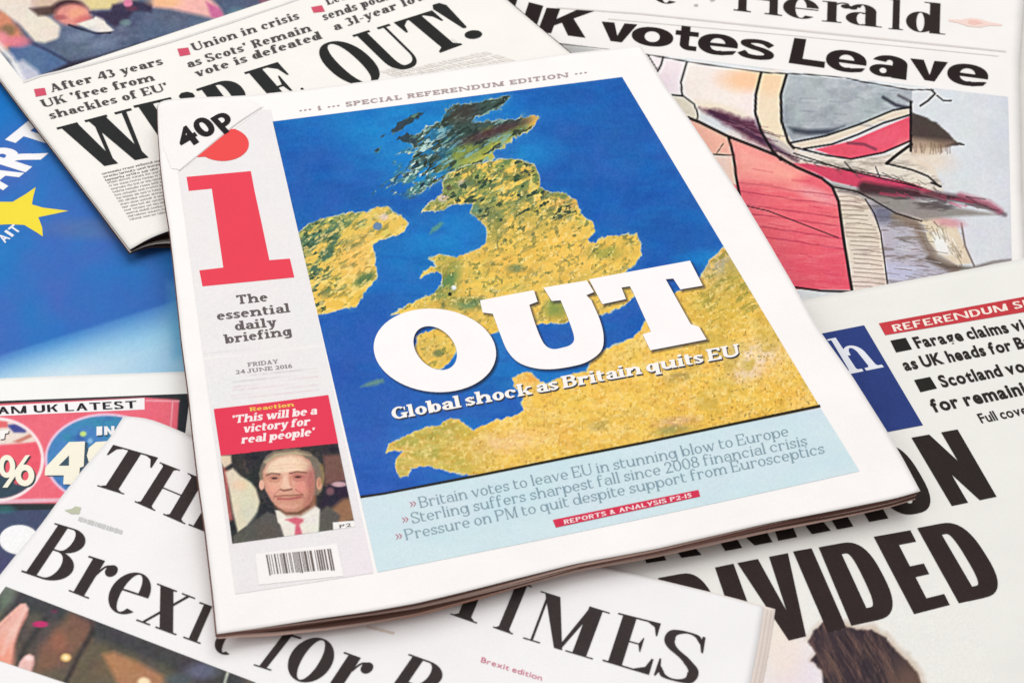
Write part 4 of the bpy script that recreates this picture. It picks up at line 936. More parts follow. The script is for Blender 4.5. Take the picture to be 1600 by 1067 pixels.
def p_crowd(c):
    X, Y = c.X, c.Y
    c.base((92, 104, 128)); c.mix(np.clip((fbm(X, Y, 40, 2)-.35)*2, 0, 1)*.7, (70, 80, 108)); c.mix(np.clip((fbm(X*.8, Y, 22, 6)-.5)*3, 0, 1)*.6, (130, 140, 168))
    c.poly([(-70, -60), (270, -60), (200, 12), (60, 16), (0, 10)], (214, 190, 165), 6)
    c.mix(c.m_ell(20, 4, 30, 25, 1)*.8, (232, 205, 210))
    c.poly([(-60, 10), (10, 18), (30, 45), (40, 70), (-10, 82), (-60, 60)], (212, 140, 110), 5, amp=4); c.ell(12, 48, 12, 9, (125, 110, 80), .8, .8); c.ell(2, 62, 12, 12, (240, 150, 165), .8, .8)
    c.poly([(-30, -30), (50, -20), (48, 10), (80, 30), (98, 44), (94, 60), (70, 68), (55, 66), (30, 38), (-10, 8)], (232, 222, 208), 3)
    c.poly([(46, 14), (84, 10), (90, 24), (60, 26)], (84, 62, 58), 3, .9)
    c.poly([(14, 74), (50, 66), (70, 74), (100, 90), (110, 100), (60, 118), (25, 112)], (86, 112, 152), 3); c.line([(45, 66), (72, 78), (108, 98)], 4, (60, 62, 92), 2.5)
    c.ell(28, 66, 20, 9, (225, 130, 150), .7, .8)
    c.poly([(95, 40), (130, 46), (178, 54), (240, 34), (330, 28), (350, 30), (250, 76), (160, 98), (118, 96), (90, 70)], (92, 106, 132), 4, .85)
    c.mix(c.m_ell(140, 66, 38, 16, .9)*np.clip(fbm(X, Y, 14, 9)*1.2, 0, 1), (112, 128, 152))
    c.ell(108, 14, 26, 14, (72, 44, 52), .4); c.ell(114, 24, 28, 17, (226, 146, 138), .4); c.ell(120, 22, 14, 9, (246, 172, 140), .9, .8); c.ell(94, 28, 10, 4, (170, 90, 96), .8, .7); c.ell(132, 32, 14, 7, (212, 110, 110), .9, .7)
    c.poly([(120, 38), (146, 30), (150, 26), (162, 28), (166, 38), (178, 48), (164, 54), (146, 50)], (236, 232, 222), 1.8); c.line([(108, 40), (125, 46), (150, 53), (172, 52)], 3, (28, 28, 48), 1.5)
    c.poly([(130, 0), (200, -20), (176, 14), (142, 16)], (226, 208, 150), 3); c.poly([(140, 20), (172, 18), (176, 8), (208, 2), (240, 6), (236, 20), (210, 18), (196, 34), (180, 44), (166, 34)], (58, 52, 76), 3, .95)
    c.ell(200, 6, 7, 6, (224, 130, 165), .6); c.ell(196, 36, 9, 5, (120, 150, 150), .8, .7); c.ell(206, 14, 9, 4, (120, 60, 80), .8, .6)
    c.poly([(238, -6), (300, -14), (330, 0), (348, 16), (352, 30), (336, 30), (300, 22), (262, 14), (240, 12)], (242, 184, 178), 4); c.ell(258, 4, 24, 8, (246, 190, 140), .9, .8); c.poly([(322, 4), (345, 14), (354, 34), (330, 28)], (205, 110, 155), 3)
    c.poly([(330, -30), (460, -50), (440, 8), (356, 32), (345, 14)], (84, 96, 122), 4); c.ell(370, 20, 14, 8, (96, 140, 150), .9, .6)
    c.poly([(400, -20), (470, -30), (445, 6), (410, 16)], (64, 46, 62), 4); c.ell(416, 3, 11, 7, (170, 110, 130), .8, .7); c.ell(432, -8, 10, 8, (190, 150, 150), .9, .6)
    c.poly([(110, 98), (155, 88), (200, 74), (250, 58), (262, 70), (140, 106), (70, 118)], (44, 44, 58), 3, .9); c.line([(380, 26), (440, 6), (480, -8)], 9, (62, 62, 84), 5, .7)
    c.poly([(20, 100), (36, 94), (60, 112), (66, 124), (34, 132)], (206, 206, 224), 4, .9)
    c.line([(-30, 40), (0, 74), (18, 92), (38, 130)], 9, (240, 238, 240), 4, .85); c.sharpen(.8, 3)
    c.mix(c.m_poly([(95, 50), (350, 32), (250, 76), (160, 98), (118, 96)], 6)*np.clip((fbm(X*.5+Y*.5, Y*1.2-X*.2, 16, 71)-.45)*3, 0, 1)*.4, (140, 152, 178)); c.mix(c.m_poly([(95, 50), (350, 32), (250, 76), (160, 98), (118, 96)], 6)*np.clip((fbm(X*.5+Y*.5, Y*1.2-X*.2, 13, 75)-.5)*3, 0, 1)*.45, (58, 66, 94)); c.grain(7, 3)
W.picture("crowd_photograph", [(-65, 0), (480, -190), (530, -35), (38, 129)], 1.4, p_crowd)
W.flat("picture_edge", [[(36, 131), (65, 120.5), (135, 105), (200, 87), (266, 68), (365, 36), (440, 10), (530, -22), (532, -30), (440, 7.5), (365, 32.5), (266, 64.5), (200, 83), (135, 101.5), (65, 117.5), (36, 127)]], (226, 224, 222), lift=.00024)
RD = (214, 88, 112)
for q in ([(53, 140), (70, 138), (73, 149), (56, 152)], [(277, 77), (294, 75), (298, 86), (281, 89)], [(486, 12), (503, 9), (508, 19), (490, 21)]): W.flat("bullet", [q], RD)
pw = Pen(T=.24, t=.09, s_=.06, xh=.68, wd=1.1, br=.04)
def wline(pp, name, txt, pen, bl, br_, up, rgb, gap=.09, sp=.36, lift=.00022, up2=None, parent=None):
    return pp.letters(name, [(set_line(txt, pen, gap, sp), quad_on(bl, br_, up, up2))], rgb, lift, parent)
KW = (84, 80, 80)
for txt, bl, br_ in (("After 43 years", (81, 145), (256, 101)), ("UK 'free from", (68, 169), (243, 126)), ("shackles of EU'", (80, 187), (265, 141)),
    ("Union in crisis", (303, 81), (469, 30)), ("as Scots' Remain", (295, 107), (488, 49)), ("vote is defeated", (308, 121.5), (504, 61)),
    ("Leave vote", (512, 9), (610, -22)), ("sends pound to", (507, 33), (652, -14)), ("a 31-year low", (524, 49), (670, -2))):
    wline(W, "summary_text", txt, pw, bl, br_, (-6.5, -11.5), KW)
did = Pen(T=.22, t=.05, s_=.055, xh=.68, wd=.62, br=.05, e=2.4)
def wn():
    g = Gl(did); T = .21; t = .055
    g.poly((.045, 1), (.29, 1), (.465, 0), (.28, 0)); g.poly((.38, 0), (.43, .02), (.555, 1), (.50, 1)); g.poly((.435, 1), (.67, 1), (.85, 0), (.68, 0)); g.poly((.755, 0), (.81, .05), (.945, 1), (.885, 1))
    g.rect(-.01, .955, .30, 1); g.rect(.40, .955, .70, 1); g.rect(.80, .955, 1.01, 1)
    v, f = triangulate(g.P); return np.array(v), f, 1.0
def dg(ch, T=.4, t=.055):
    g = Gl(did)
    if ch == 'O': g.ring(.5, .5, .5, .515, T=.285, t=.045, e=2.2)
    if ch == 'U':
        g.rect(.09, .3, .36, 1); g.rect(.80, .3, .87, 1); g.ring(.48, .32, .39, .34, 180, 270, T=.27, t=.09); g.ring(.48, .32, .39, .34, 270, 360, T=.07, t=.09); g.rect(0, .955, .45, 1); g.rect(.66, .955, 1, 1)
    if ch == 'T':
        g.rect(.33, 0, .67, 1); g.rect(0, .95, 1, 1); g.rect(.18, 0, .82, .045); g.poly((0, 1), (.0, .7), (.05, .7), (.13, .86), (.3, .96)); g.poly((1, 1), (1, .7), (.95, .7), (.87, .86), (.7, .96))
        g.poly((.18, .04), (.34, .04), (.34, .12)); g.poly((.82, .04), (.66, .04), (.66, .12))
    if ch == 'E':
        g.rect(.1, 0, .47, 1); g.rect(0, .955, .96, 1); g.rect(0, 0, 1, .045); g.rect(.3, .49, .72, .53); g.poly((.96, 1), (.96, .68), (.91, .68), (.82, .86), (.6, .96)); g.poly((1, 0), (1, .34), (.94, .34), (.84, .14), (.6, .04)); g.poly((.72, .3), (.72, .72), (.68, .72), (.6, .53), (.5, .52), (.5, .5), (.6, .49), (.68, .3))
    if ch == 'R':
        g.rect(.1, 0, .42, 1); g.rect(0, .955, .5, 1); g.rect(0, 0, .5, .045); g.ring(.48, .745, .40, .255, -90, 90, T=.31, t=.05, e=2.3); g.rect(.4, .49, .52, .535); g.poly((.46, .52), (.6, .5), (.86, .25), (.98, .0), (.62, 0))
    v, f = triangulate(g.P); return np.array(v), f, 1.0
def exc():
    g = Gl(did); g.poly((.1, .9), (.3, 1), (.7, 1), (.9, .9), (.62, .3), (.5, .28), (.38, .3)); g.poly(*[(.5+.45*math.cos(a), .1+.10*math.sin(a)) for a in np.linspace(0, 6.283, 20)[:-1]])
    v, f = triangulate(g.P); return np.array(v), f, 1.0
W.letters("headline", [(wn(), [(89, 200), (203, 170), (252, 243), (132, 266)]), (dg('E'), [(208, 166), (269, 152), (318, 225), (258, 239)]),
    (dg('R'), [(306, 140), (374, 118), (427, 190), (360, 210)]), (dg('E'), [(381, 114), (436, 97), (492, 159), (437, 178)])], (48, 49, 50))
W.flat("apostrophe", [[(279, 151), (283, 146), (292, 144), (301, 146), (305, 151), (300, 156), (285, 158)]], (48, 49, 50))
W.letters("headline", [(dg('O'), [(482, 78), (545, 58), (610, 121), (547, 141)]), (dg('U'), [(550, 56), (608, 38), (668, 97), (611, 115)]),
    (dg('T'), [(615, 36), (675, 17), (732, 67), (678, 87)]), (exc(), [(668, 11), (694, 3), (760, 56), (733, 65)])], (46, 46, 46))
def scribble(pp, name, q, rows, chars, rgb, pen, seed, fill=.62):
    """columns of body type too small to read: rows of letterforms"""
    f = homog(q); r = random.Random(seed); items = []
    for i in range(rows):
        t = ''
        while len(t) < chars: t += ''.join(r.choice("aeinortslu") for _ in range(r.randint(2, 8))) + ' '
        t = t[:chars].strip(); y0 = (i+.12)/rows; y1 = (i+.12+fill)/rows; e = 1 if i < rows-1 else .7
        items.append((set_line(t[:int(len(t)*e)], pen, .08, .34), [tuple(float(z) for z in f(np.array(a), np.array(c_))) for a, c_ in ((0, y0), (e, y0), (e, y1), (0, y1))]))
    return pp.letters(name, items, rgb)
pb = Pen(T=.16, t=.09, s_=.03, xh=.72, wd=1.0, br=0)
scribble(W, "body_text", [(166, 284), (285, 258), (322, 322), (204, 346)], 13, 46, (158, 154, 150), pb, 5)
scribble(W, "body_text", [(158, 270), (275, 243), (284, 258), (166, 285)], 3, 34, (110, 106, 104), pb, 6)
rot_rules(W, "byline", [(590, 112), (790, 62), (880, 92), (650, 132)], 5, (232, 227, 222), 1.2, 8)
rot_rules(W, "dateline", [(700, 60), (795, 38), (806, 46), (712, 70)], 1, (236, 232, 228), 1.0, 9)

# ---------------------------------------------------------------- compact broadsheet with the serif capitals masthead (bottom)
def zT(X, Y):
    X = np.asarray(X, float); Y = np.asarray(Y, float)
    return .0122 + .0050*sstep(80, 480, X) + wob(.0008, 230, 51)(X, Y)
T_ = Paper("newspaper with large serif capitals masthead and a dark photograph, nearest the camera",
    ([(193, 650), (225, 652), (248, 659), (288, 676), (400, 722), (700, 822), (950, 886), (1117, 927), (1194, 948)],
     [(1194, 948), (1184, 1010), (1168, 1090), (1120, 1300)], [(-250, 1180), (400, 1260), (1120, 1300)],
     [(193, 650), (172, 684), (135, 726), (96, 775), (63, 821), (22, 870), (0, 898), (-250, 1180)]), zT, (248, 247, 248), 90, 70)
T_.pages(4, lambda f, u, v: f*.0022 + 0*u*v, seed=31, sx=.0012, sy=.0008, rgb=(252, 238, 230), grow=.0065)
def p_times(c):
    X, Y = c.X, c.Y
    c.base((98, 88, 84)); c.mix(np.clip((fbm(X, Y, 60, 2)-.4)*2.5, 0, 1)*.8, (120, 108, 82)); c.mix(np.clip((fbm(X, Y, 50, 8)-.45)*2.5, 0, 1)*.8, (78, 76, 80))
    c.poly([(0, 900), (120, 945), (380, 1050), (380, 1090), (330, 1075), (230, 1030), (150, 1000), (118, 985), (60, 960), (0, 950)], (70, 72, 76), 8, .9)
    c.poly([(0, 905), (30, 918), (20, 940), (0, 960)], (120, 132, 118), 6, .8)
    c.poly([(92, 978), (110, 955), (144, 972), (142, 1000), (120, 1015), (100, 1040), (55, 1050), (62, 1010)], (134, 98, 84), 7, .9); c.ell(92, 1002, 12, 16, (168, 112, 92), .9, .6)
    c.poly([(160, 1022), (178, 1018), (215, 1034), (256, 1056), (260, 1090), (190, 1080)], (182, 132, 98), 5, .95)
    c.line([(70, 968), (40, 1010), (20, 1060)], 8, (58, 60, 62), 5, .8); c.line([(145, 985), (120, 1030), (98, 1075)], 6, (52, 48, 52), 4, .8); c.line([(142, 965), (146, 990), (132, 1008)], 4, (66, 60, 62), 3, .7)
    c.poly([(24, 950), (32, 943), (40, 942.5), (44.5, 951), (42, 963), (33, 978), (27, 994), (22, 1010), (20, 1030), (8, 1085), (-30, 1085), (-30, 1000), (-6, 978), (10, 963)], (238, 184, 172), 1.8)
    c.mix(c.m_ell(6, 1034, 16, 36, .9)*.8, (240, 158, 132)); c.line([(40, 950), (30, 972), (14, 996), (4, 1020)], 6, (250, 214, 206), 5, .6); c.line([(43, 957), (31, 982), (23, 1006), (19, 1034)], 3, (176, 112, 104), 2.5, .7); c.line([(16, 964), (4, 976), (-10, 992)], 3, (200, 140, 130), 2.5, .5)
    c.poly([(31, 1034), (38, 1025), (46, 1021), (53, 1025), (54, 1035), (49, 1050), (42, 1068), (34, 1090), (12, 1090), (20, 1062)], (236, 192, 184), 1.8); c.line([(53, 1034), (46, 1056), (36, 1082)], 3, (170, 118, 112), 2.5, .6); c.ell(45, 1028, 5, 4, (250, 222, 218), .8, .8)
    c.ell(63, 975, 12, 5, (190, 62, 112), .5); c.ell(85, 955, 5, 3, (110, 60, 84), .7, .8); c.ell(103, 1027, 8, 6.5, (230, 192, 128), .45); c.ell(103, 1027, 4, 3.5, (255, 232, 180), .6); c.ell(225, 1066, 10, 8, (255, 226, 185), .6)
    c.ell(316, 1048, 24, 12, (110, 116, 138), .9, .8); c.ell(280, 1062, 20, 10, (86, 100, 108), .9, .7); c.line([(356, 1050), (350, 1070)], 3, (214, 222, 208), 2)
    c.sharpen(.6, 3); c.grain(7, 4)
T_.picture("hand_photograph", [(9, 916), (400, 1066), (352, 1150), (-60, 1012)], 2.0, p_times)
tm = Pen(T=.24, t=.028, s_=.055, xh=1.0, wd=1, br=.06, e=2.0, asc=1.5)
KT = (64, 57, 57)
def tg(ch):
    g = Gl(tm); t = .03
    if ch == 'T':
        g.rect(.36, 0, .64, 1); g.rect(0, 1-t, 1, 1); g.rect(.2, 0, .8, .025); g.poly((0, 1), (0, .74), (.03, .74), (.12, .92), (.25, .975)); g.poly((1, 1), (1, .74), (.97, .74), (.88, .92), (.75, .975)); g.poly((.26, .02), (.37, .02), (.37, .08)); g.poly((.74, .02), (.63, .02), (.63, .08))
    if ch == 'H':
        for a in (.1, .68): g.rect(a, 0, a+.22, 1); g.rect(a-.1, 0, a+.32, .025); g.rect(a-.1, .975, a+.32, 1); g.poly((a-.06, .02), (a+.01, .02), (a+.01, .07)); g.poly((a+.28, .02), (a+.21, .02), (a+.21, .07)); g.poly((a-.06, .98), (a+.01, .98), (a+.01, .93)); g.poly((a+.28, .98), (a+.21, .98), (a+.21, .93))
        g.rect(.2, .49, .8, .515)
    if ch == 'E':
        g.rect(.12, 0, .42, 1); g.rect(0, .97, .94, 1); g.rect(0, 0, 1, .028); g.rect(.3, .49, .7, .515); g.poly((.94, 1), (.94, .74), (.91, .74), (.84, .9), (.66, .975)); g.poly((1, 0), (1, .3), (.96, .3), (.88, .12), (.64, .02)); g.poly((.70, .36), (.70, .64), (.68, .64), (.62, .515), (.55, .51), (.55, .495), (.62, .49), (.68, .36))
    if ch == 'I': g.rect(.24, 0, .76, 1); g.rect(0, 0, 1, .025); g.rect(0, .975, 1, 1); g.poly((.1, .02), (.25, .02), (.25, .07)); g.poly((.9, .02), (.75, .02), (.75, .07))
    if ch == 'M':
        g.rect(.10, 0, .135, 1); g.rect(.70, 0, .90, 1); g.rect(0, 0, .24, .025); g.rect(.6, 0, 1, .025); g.rect(0, .975, .24, 1); g.rect(.8, .975, 1, 1); g.poly((.06, 1), (.28, 1), (.56, 0), (.44, 0)); g.poly((.48, 0), (.53, 0), (.80, 1), (.72, 1))
    if ch == 'S':
        g.curve([(.90, .80), (.74, .955), (.46, .985), (.2, .91), (.13, .76), (.26, .61), (.62, .44), (.85, .26), (.78, .08), (.5, .015), (.22, .05), (.09, .2)], .27, .035, 8, 6); g.poly((.86, .99), (.93, .99), (.97, .66), (.92, .66), (.84, .84)); g.poly((.02, .0), (.06, .0), (.13, .12), (.07, .34), (.03, .34))
    if ch == 'B':
        g.rect(.10, 0, .34, 1); g.rect(0, .972, .5, 1); g.rect(0, 0, .5, .028); g.ring(.48, .755, .42, .245, -90, 90, T=.27, t=.028); g.ring(.48, .265, .50, .265, -90, 90, T=.29, t=.028); g.rect(.3, .508, .5, .535)
    if ch == 'r':
        g.rect(.16, 0, .52, 1); g.rect(0, 0, .7, .035); g.rect(0, .96, .3, 1); g.curve([(.5, .62), (.62, .86), (.8, .93)], .06, .05); g.poly(*[(.84+.17*math.cos(a), .82+.15*math.sin(a)) for a in np.linspace(0, 6.283, 16)[:-1]])
    if ch == 'e': g.ring(.5, .5, .5, .5, 0, 312, T=.29, t=.04); g.rect(.25, .5, .99, .54)
    if ch == 'x': g.poly((.08, 1), (.44, 1), (.94, 0), (.58, 0)); g.poly((.08, .0), (.15, 0), (.92, 1), (.84, 1)); g.rect(0, .965, .54, 1); g.rect(.68, .965, 1.04, 1); g.rect(-.04, 0, .32, .035); g.rect(.46, 0, 1.02, .035)
    if ch == 'i': g.rect(.3, 0, .78, 1); g.rect(0, 0, 1, .035); g.rect(0, .96, .4, 1)
    if ch == 't': g.rect(.2, .25, .5, 1.25); g.rect(0, .955, .95, 1); g.ring(.62, .27, .42, .29, 180, 305, T=.30, t=.05)
    if ch == 'o': g.ring(.5, .5, .5, .52, T=.30, t=.04)
    if ch == 'f': g.rect(.25, 0, .6, .8); g.rect(0, 0, .85, .025); g.ring(.75, .76, .5, .24, 60, 180, T=.35, t=.03); g.rect(.05, .64, 1, .67)
    v, f = triangulate(g.P); return np.array(v), f, 1.0
T_.letters("masthead", [(tg('T'), [(177, 695), (247, 715), (208, 777), (138, 755)]), (tg('H'), [(250, 722), (327, 752), (289, 819), (210, 784)]), (tg('E'), [(333, 757), (392, 780), (354, 845), (294, 820)])], KT)
T_.letters("masthead", [(tg('T'), [(722, 880), (790, 902), (759, 979), (690, 955)]), (tg('I'), [(801, 906), (832, 916), (801, 991), (770, 980)]), (tg('M'), [(845, 923), (953, 957), (926, 1030), (817, 997)]),
    (tg('E'), [(966, 957), (1037, 975), (1014, 1054), (941, 1032)]), (tg('S'), [(1044, 979), (1107, 996), (1087, 1072), (1020, 1054)])], KT)
T_.letters("headline", [(tg('B'), [(86, 817), (149, 836), (101, 916), (33, 893)]), (tg('r'), [(139, 868), (189, 884), (153, 941), (107, 923)]), (tg('e'), [(193, 887), (248, 904), (214, 968), (156, 948)]),
    (tg('x'), [(246, 911), (303, 933), (274, 992), (215, 970)]), (tg('i'), [(312, 940), (337, 949), (313, 1006), (286, 996)]), (tg('t'), [(350, 955), (392, 967), (364, 1026), (321, 1012)])], KT)
T_.letters("headline", [(tg('f'), [(459, 955), (496, 966), (428, 1049), (396, 1039)]), (tg('o'), [(475, 988), (535, 1010), (498, 1074), (436, 1051)]), (tg('r'), [(538, 1018), (588, 1036), (551, 1092), (501, 1074)]), (tg('B'), [(639, 1021), (708, 1046), (657, 1124), (585, 1098)])], KT)
rot_rules(T_, "dateline", [(124, 806), (206, 832), (203, 840), (121, 814)], 1, (206, 206, 204), 1.2, 4)
T_.flat("crest", [[(101, 797), (112, 795), (118, 791), (127, 793), (124, 803), (112, 803)]], (196, 200, 176))
sline(T_, "edition_line", "Brexit edition", (751, 1034), (846, 1063), (2, -8), (214, 112, 140), .0, .12)
rot_rules(T_, "price_line", [(575, 976), (625, 988), (622, 994), (572, 982)], 1, (226, 208, 196), 1.0, 14)

# ---------------------------------------------------------------- the compact newspaper on top
def zI(X, Y):
    X = np.asarray(X, float); Y = np.asarray(Y, float)
    return .0272 + wob(.0010, 300, 61)(X, Y) + bump(X, Y, 640, 960, 190, .0016) - bump(X, Y, 340, 990, 120, .0035) - bump(X, Y, 1440, 770, 120, .0015)
I = Paper("compact newspaper with a satellite map of Britain on its cover, on top of the pile",
    ([(246, 163), (253, 157), (300, 153), (388, 149.5), (440, 144), (480, 140), (680, 113), (889, 84), (955, 77), (1001, 72)],
     [(1001, 72), (1012, 90), (1040, 136), (1078, 188), (1113, 240), (1156, 304), (1200, 377), (1242, 449), (1276, 510), (1330, 585), (1385, 672), (1412, 718), (1438, 767)],
     [(339, 990), (415, 979), (500, 965.5), (575, 955), (650, 942), (725, 924), (800, 905), (900, 880), (1025, 857), (1200, 817), (1325, 793), (1400, 778), (1438, 767)],
     [(246, 163), (247, 205), (251, 260), (257, 310), (265, 359), (271, 410), (277, 467), (284, 534), (290, 579), (295, 616), (302, 684), (311, 759), (321, 828), (333, 930), (339, 990)]), zI, (252, 249, 248), 120, 130)
thk_u = [0, .03, .08, .15, .28, .42, .52, .63, .8, .92, 1.0]; thk = [.0012, .0024, .0056, .0080, .0080, .0074, .0062, .0058, .0056, .0058, .0056]
I.pages(7, lambda f, u, v: (f**1.15)*(.0030*(1-v**5)*(1-.75*u**4) + np.interp(u, thk_u, thk)*v**(5+22*u**3)), seed=47, inset=.0016, sx=.0004, sy=.0009, rgb=[(96, 68, 60), (206, 174, 162), (120, 86, 78), (222, 192, 180), (104, 74, 66), (214, 180, 168), (208, 150, 124)])  # dark tints paint in the shade between sheets; peach lowest one warms the bounce

def p_side(c):
    X, Y = c.X, c.Y
    c.base((239, 236, 237)); c.mix(np.clip((fbm(X, Y, 70, 3)-.4)*2, 0, 1)*.4, (232, 236, 238)); c.mix(np.clip((Y-600)/300, 0, 1)*np.clip((X-500)/80, 0, 1)*.5, (240, 226, 238))
    for k, y in enumerate((590, 597, 604, 610, 617, 624)):
        c.mix(np.clip(1-abs(Y-(y-(X-370)*.12))/1.3, 0, 1)*(X > 362)*(X < 498)*.4*(.5+vnoise(X, Y*0, 7, k)), (222, 178, 190) if k > 1 else (180, 170, 176))
    c.mix(np.clip(1-abs(Y-(560-(X-320)*.105))/1.6, 0, 1)*.8, (250, 248, 244)); c.mix(np.clip(1-abs(Y-(553-(X-320)*.105))/1.0, 0, 1)*.35, (215, 210, 208))
    c.grain(2)
side = I.picture("sidebar", [(266, 178), (423, 172), (584, 895), (368, 928)], 2.4, p_side)
I.flat("corner_flash", [[(250, 168), (300, 161), (392, 157), (412, 168), (284, 266), (268, 264), (255, 230)]], (248, 245, 245), lift=.00024)
I.flat("corner_line", [[(279, 267.5), (280.5, 268.5), (360, 203.5), (376, 192), (409, 169.5), (408, 168), (374, 190), (358, 202)]], (206, 200, 200), lift=.0003)
RL = (236, 74, 92)
dotp = [(307, 246.5), (361, 202.5)] + [(348+41*math.cos(a), 226+26.5*math.sin(a)) for a in np.linspace(-1.1, 2.3, 26)]
I.flat("logo_dot", [dotp], (240, 84, 84), lift=.00031)
I.flat("logo_letter", [[(291.5, 277), (392, 268), (398, 300), (409, 350), (421, 407), (453, 404.5), (460, 434), (316.5, 448), (311.5, 423), (349, 418.5), (331, 295.5), (295, 299)]], RL, lift=.0002)
sl = Pen(T=.22, t=.14, s_=.09, xh=.70, wd=1.15, br=0)
I.letters("price", [(set_line("40p", .04, .06, .3, sans_glyph), [(270, 210), (343, 167), (366, 190), (289, 237)])], (46, 42, 44), lift=.0005)
KS = (108, 99, 100)
for txt, bl, br_ in (("The", (371, 476), (419, 471)), ("essential", (340, 501), (454, 488)), ("daily", (368, 517), (433, 510)), ("briefing", (352, 537.5), (457, 524))):
    wline(I, "tagline", txt, sl, bl, br_, (-2.5, -14), KS, .07, .4, parent=side)
wline(I, "dateline", "FRIDAY", sl, (388, 573.5), (435, 568), (-1.2, -6.5), (150, 142, 146), parent=side); wline(I, "dateline", "24 JUNE 2016", sl, (369, 585), (457, 575), (-1.2, -6), (150, 142, 146), parent=side)
wline(I, "strapline", "*** i *** SPECIAL REFERENDUM EDITION ***", sl, (468, 177), (918, 117), (-1.5, -6.8), (176, 158, 158), .16, .5)
def p_sea(c):
    X, Y = c.X, c.Y
    c.base((38, 98, 180)); c.mix(np.clip((fbm(X, Y, 150, 3)-.38)*3, 0, 1)*.6, (26, 112, 192)); c.mix(np.clip((fbm(X, Y, 60, 9)-.45)*3, 0, 1)*.35, (22, 84, 170))
    c.mix(np.clip((Y-380)/250, 0, 1)*np.clip(1.25-X/900, 0, 1)*.75, (66, 96, 182))
    c.mix(np.clip((Y-640)/120, 0, 1)*.5, (48, 96, 190)); c.mix(c.m_ell(680, 690, 110, 60, 1)*.3, (62, 134, 206))
    for x, y, rx, ry, a, q in ((620, 230, 75, 55, .6, 0), (700, 190, 120, 45, .4, 0), (710, 365, 60, 40, .5, 0), (640, 400, 60, 60, .35, 0), (830, 240, 40, 22, .6, 0), (1120, 405, 50, 14, .6, 0), (855, 600, 60, 20, .5, 0), (560, 190, 130, 30, .3, 0), (760, 560, 60, 40, .4, 0)):
        c.mix(c.m_ell(x, y, rx, ry, 1.2)*a, (38, 150, 216))
    c.mix(np.clip((fbm(X*.5, Y*1.6, 34, 19)-.48)*4, 0, 1)*.3, (24, 120, 200)); c.mix(np.clip((fbm(X*.5, Y*1.8, 26, 29)-.5)*4, 0, 1)*.25, (30, 78, 160)); c.mix(np.clip((fbm(X, Y, 40, 35)-.52)*4, 0, 1)*.25, (70, 104, 190))
    sea = (40, 120, 195); YL = (243, 202, 98); GR = (96, 122, 78)
    def land(pts, base, amp=3.2, sc=12, seed=1, halo=True):
        if halo: c.mix(c.m_poly(pts, 9, amp, sc, seed)*.4*np.clip(fbm(X, Y, 30, seed+3)*1.8-.3, 0, 1), (120, 190, 205)); c.mix(c.m_poly(pts, 3.5, amp, sc, seed)*.4, (130, 190, 185))
        return c.poly(pts, base, 1.2, 1, amp, sc, seed)
    # Ireland
    def rot(ang): a = math.radians(ang); return X*math.cos(a)+Y*math.sin(a), -X*math.sin(a)+Y*math.cos(a)
    RX, RY = rot(-30)
    def rn(sx, sy, seed): return fbm(RX/sx, RY/sy, 10, seed)
    def coast(pts, amp, sc, seed): c.mix(np.clip(c.m_poly(pts, 1.6, amp, sc, seed)-c.m_poly(pts, 1.6, amp, sc, seed)**2, 0, .25)*3*np.clip(fbm(X, Y, 10, seed+5)*1.6-.3, 0, 1), (206, 216, 196))
    ire = [(455, 372), (470, 361), (482, 352), (500, 344), (520, 340), (540, 334), (570, 332), (590, 325), (605, 324), (620, 334), (637, 349), (632, 362), (607, 371), (592, 376), (580, 381), (586, 395), (587, 417), (588, 437), (570, 457), (555, 480), (535, 484), (520, 487), (495, 492), (440, 500), (440, 390)]
    mk = land(ire, (232, 196, 96), 4, 9, 11); g1 = rn(2.4, .9, 13)
    c.mix(mk*np.clip(((1.15-(X-455)/120-(Y-335)/130)+(g1-.5)*3.2)*1.25, 0, .95), (96, 134, 100)); c.mix(mk*np.clip((g1-.56)*9, 0, 1)*.6*np.clip((570-X)/60, .2, 1), (74, 100, 84)); c.mix(mk*np.clip((rn(2, .8, 15)-.58)*9, 0, 1)*.6, (216, 206, 110)); c.mix(mk*c.m_ell(562, 405, 28, 34, 1)*.7, (250, 200, 110)); c.mix(mk*c.m_ell(570, 436, 18, 8, .9, -30)*.9, (84, 118, 80)); c.mix(mk*c.m_ell(530, 474, 55, 18, 1)*.6, (240, 196, 84)); c.mix(mk*np.clip((rn(1.6, .7, 77)-.6)*10, 0, 1)*.45, (120, 122, 70))
    c.mix(mk*np.clip((rn(1.1, .5, 97)-.6)*14, 0, 1)*np.clip((560-X)/60, .2, 1)*.8, (56, 84, 66)); c.mix(mk*np.clip((rn(1.1, .5, 98)-.6)*12, 0, 1)*.6, (252, 224, 140))
    coast(ire, 4, 9, 11)
    c.ell(590, 354, 7, 6, (110, 140, 172), .4); c.ell(600, 340, 7, 5, (236, 208, 196), .9, .8)
    c.mix(c.m_poly([(672, 366), (676, 356), (688, 348), (693, 350), (684, 360)], 2.5, 1.5, 6)*.7, (104, 164, 130))
    # Scottish highlands and isles
    hi = [(640, 262), (655, 232), (632, 222), (645, 214), (660, 208), (667, 198), (680, 196), (697, 180), (703, 165), (725, 162), (765, 158), (797, 153), (785, 166), (755, 180), (735, 190), (760, 192), (800, 186), (843, 181), (836, 198), (808, 214), (790, 228), (768, 238), (775, 250), (740, 262), (700, 274), (680, 288), (662, 300), (640, 306), (648, 286), (628, 276), (648, 266)]
    mk = land(hi, (66, 86, 80), 7, 8, 21)
    sdl = Y + .42*X
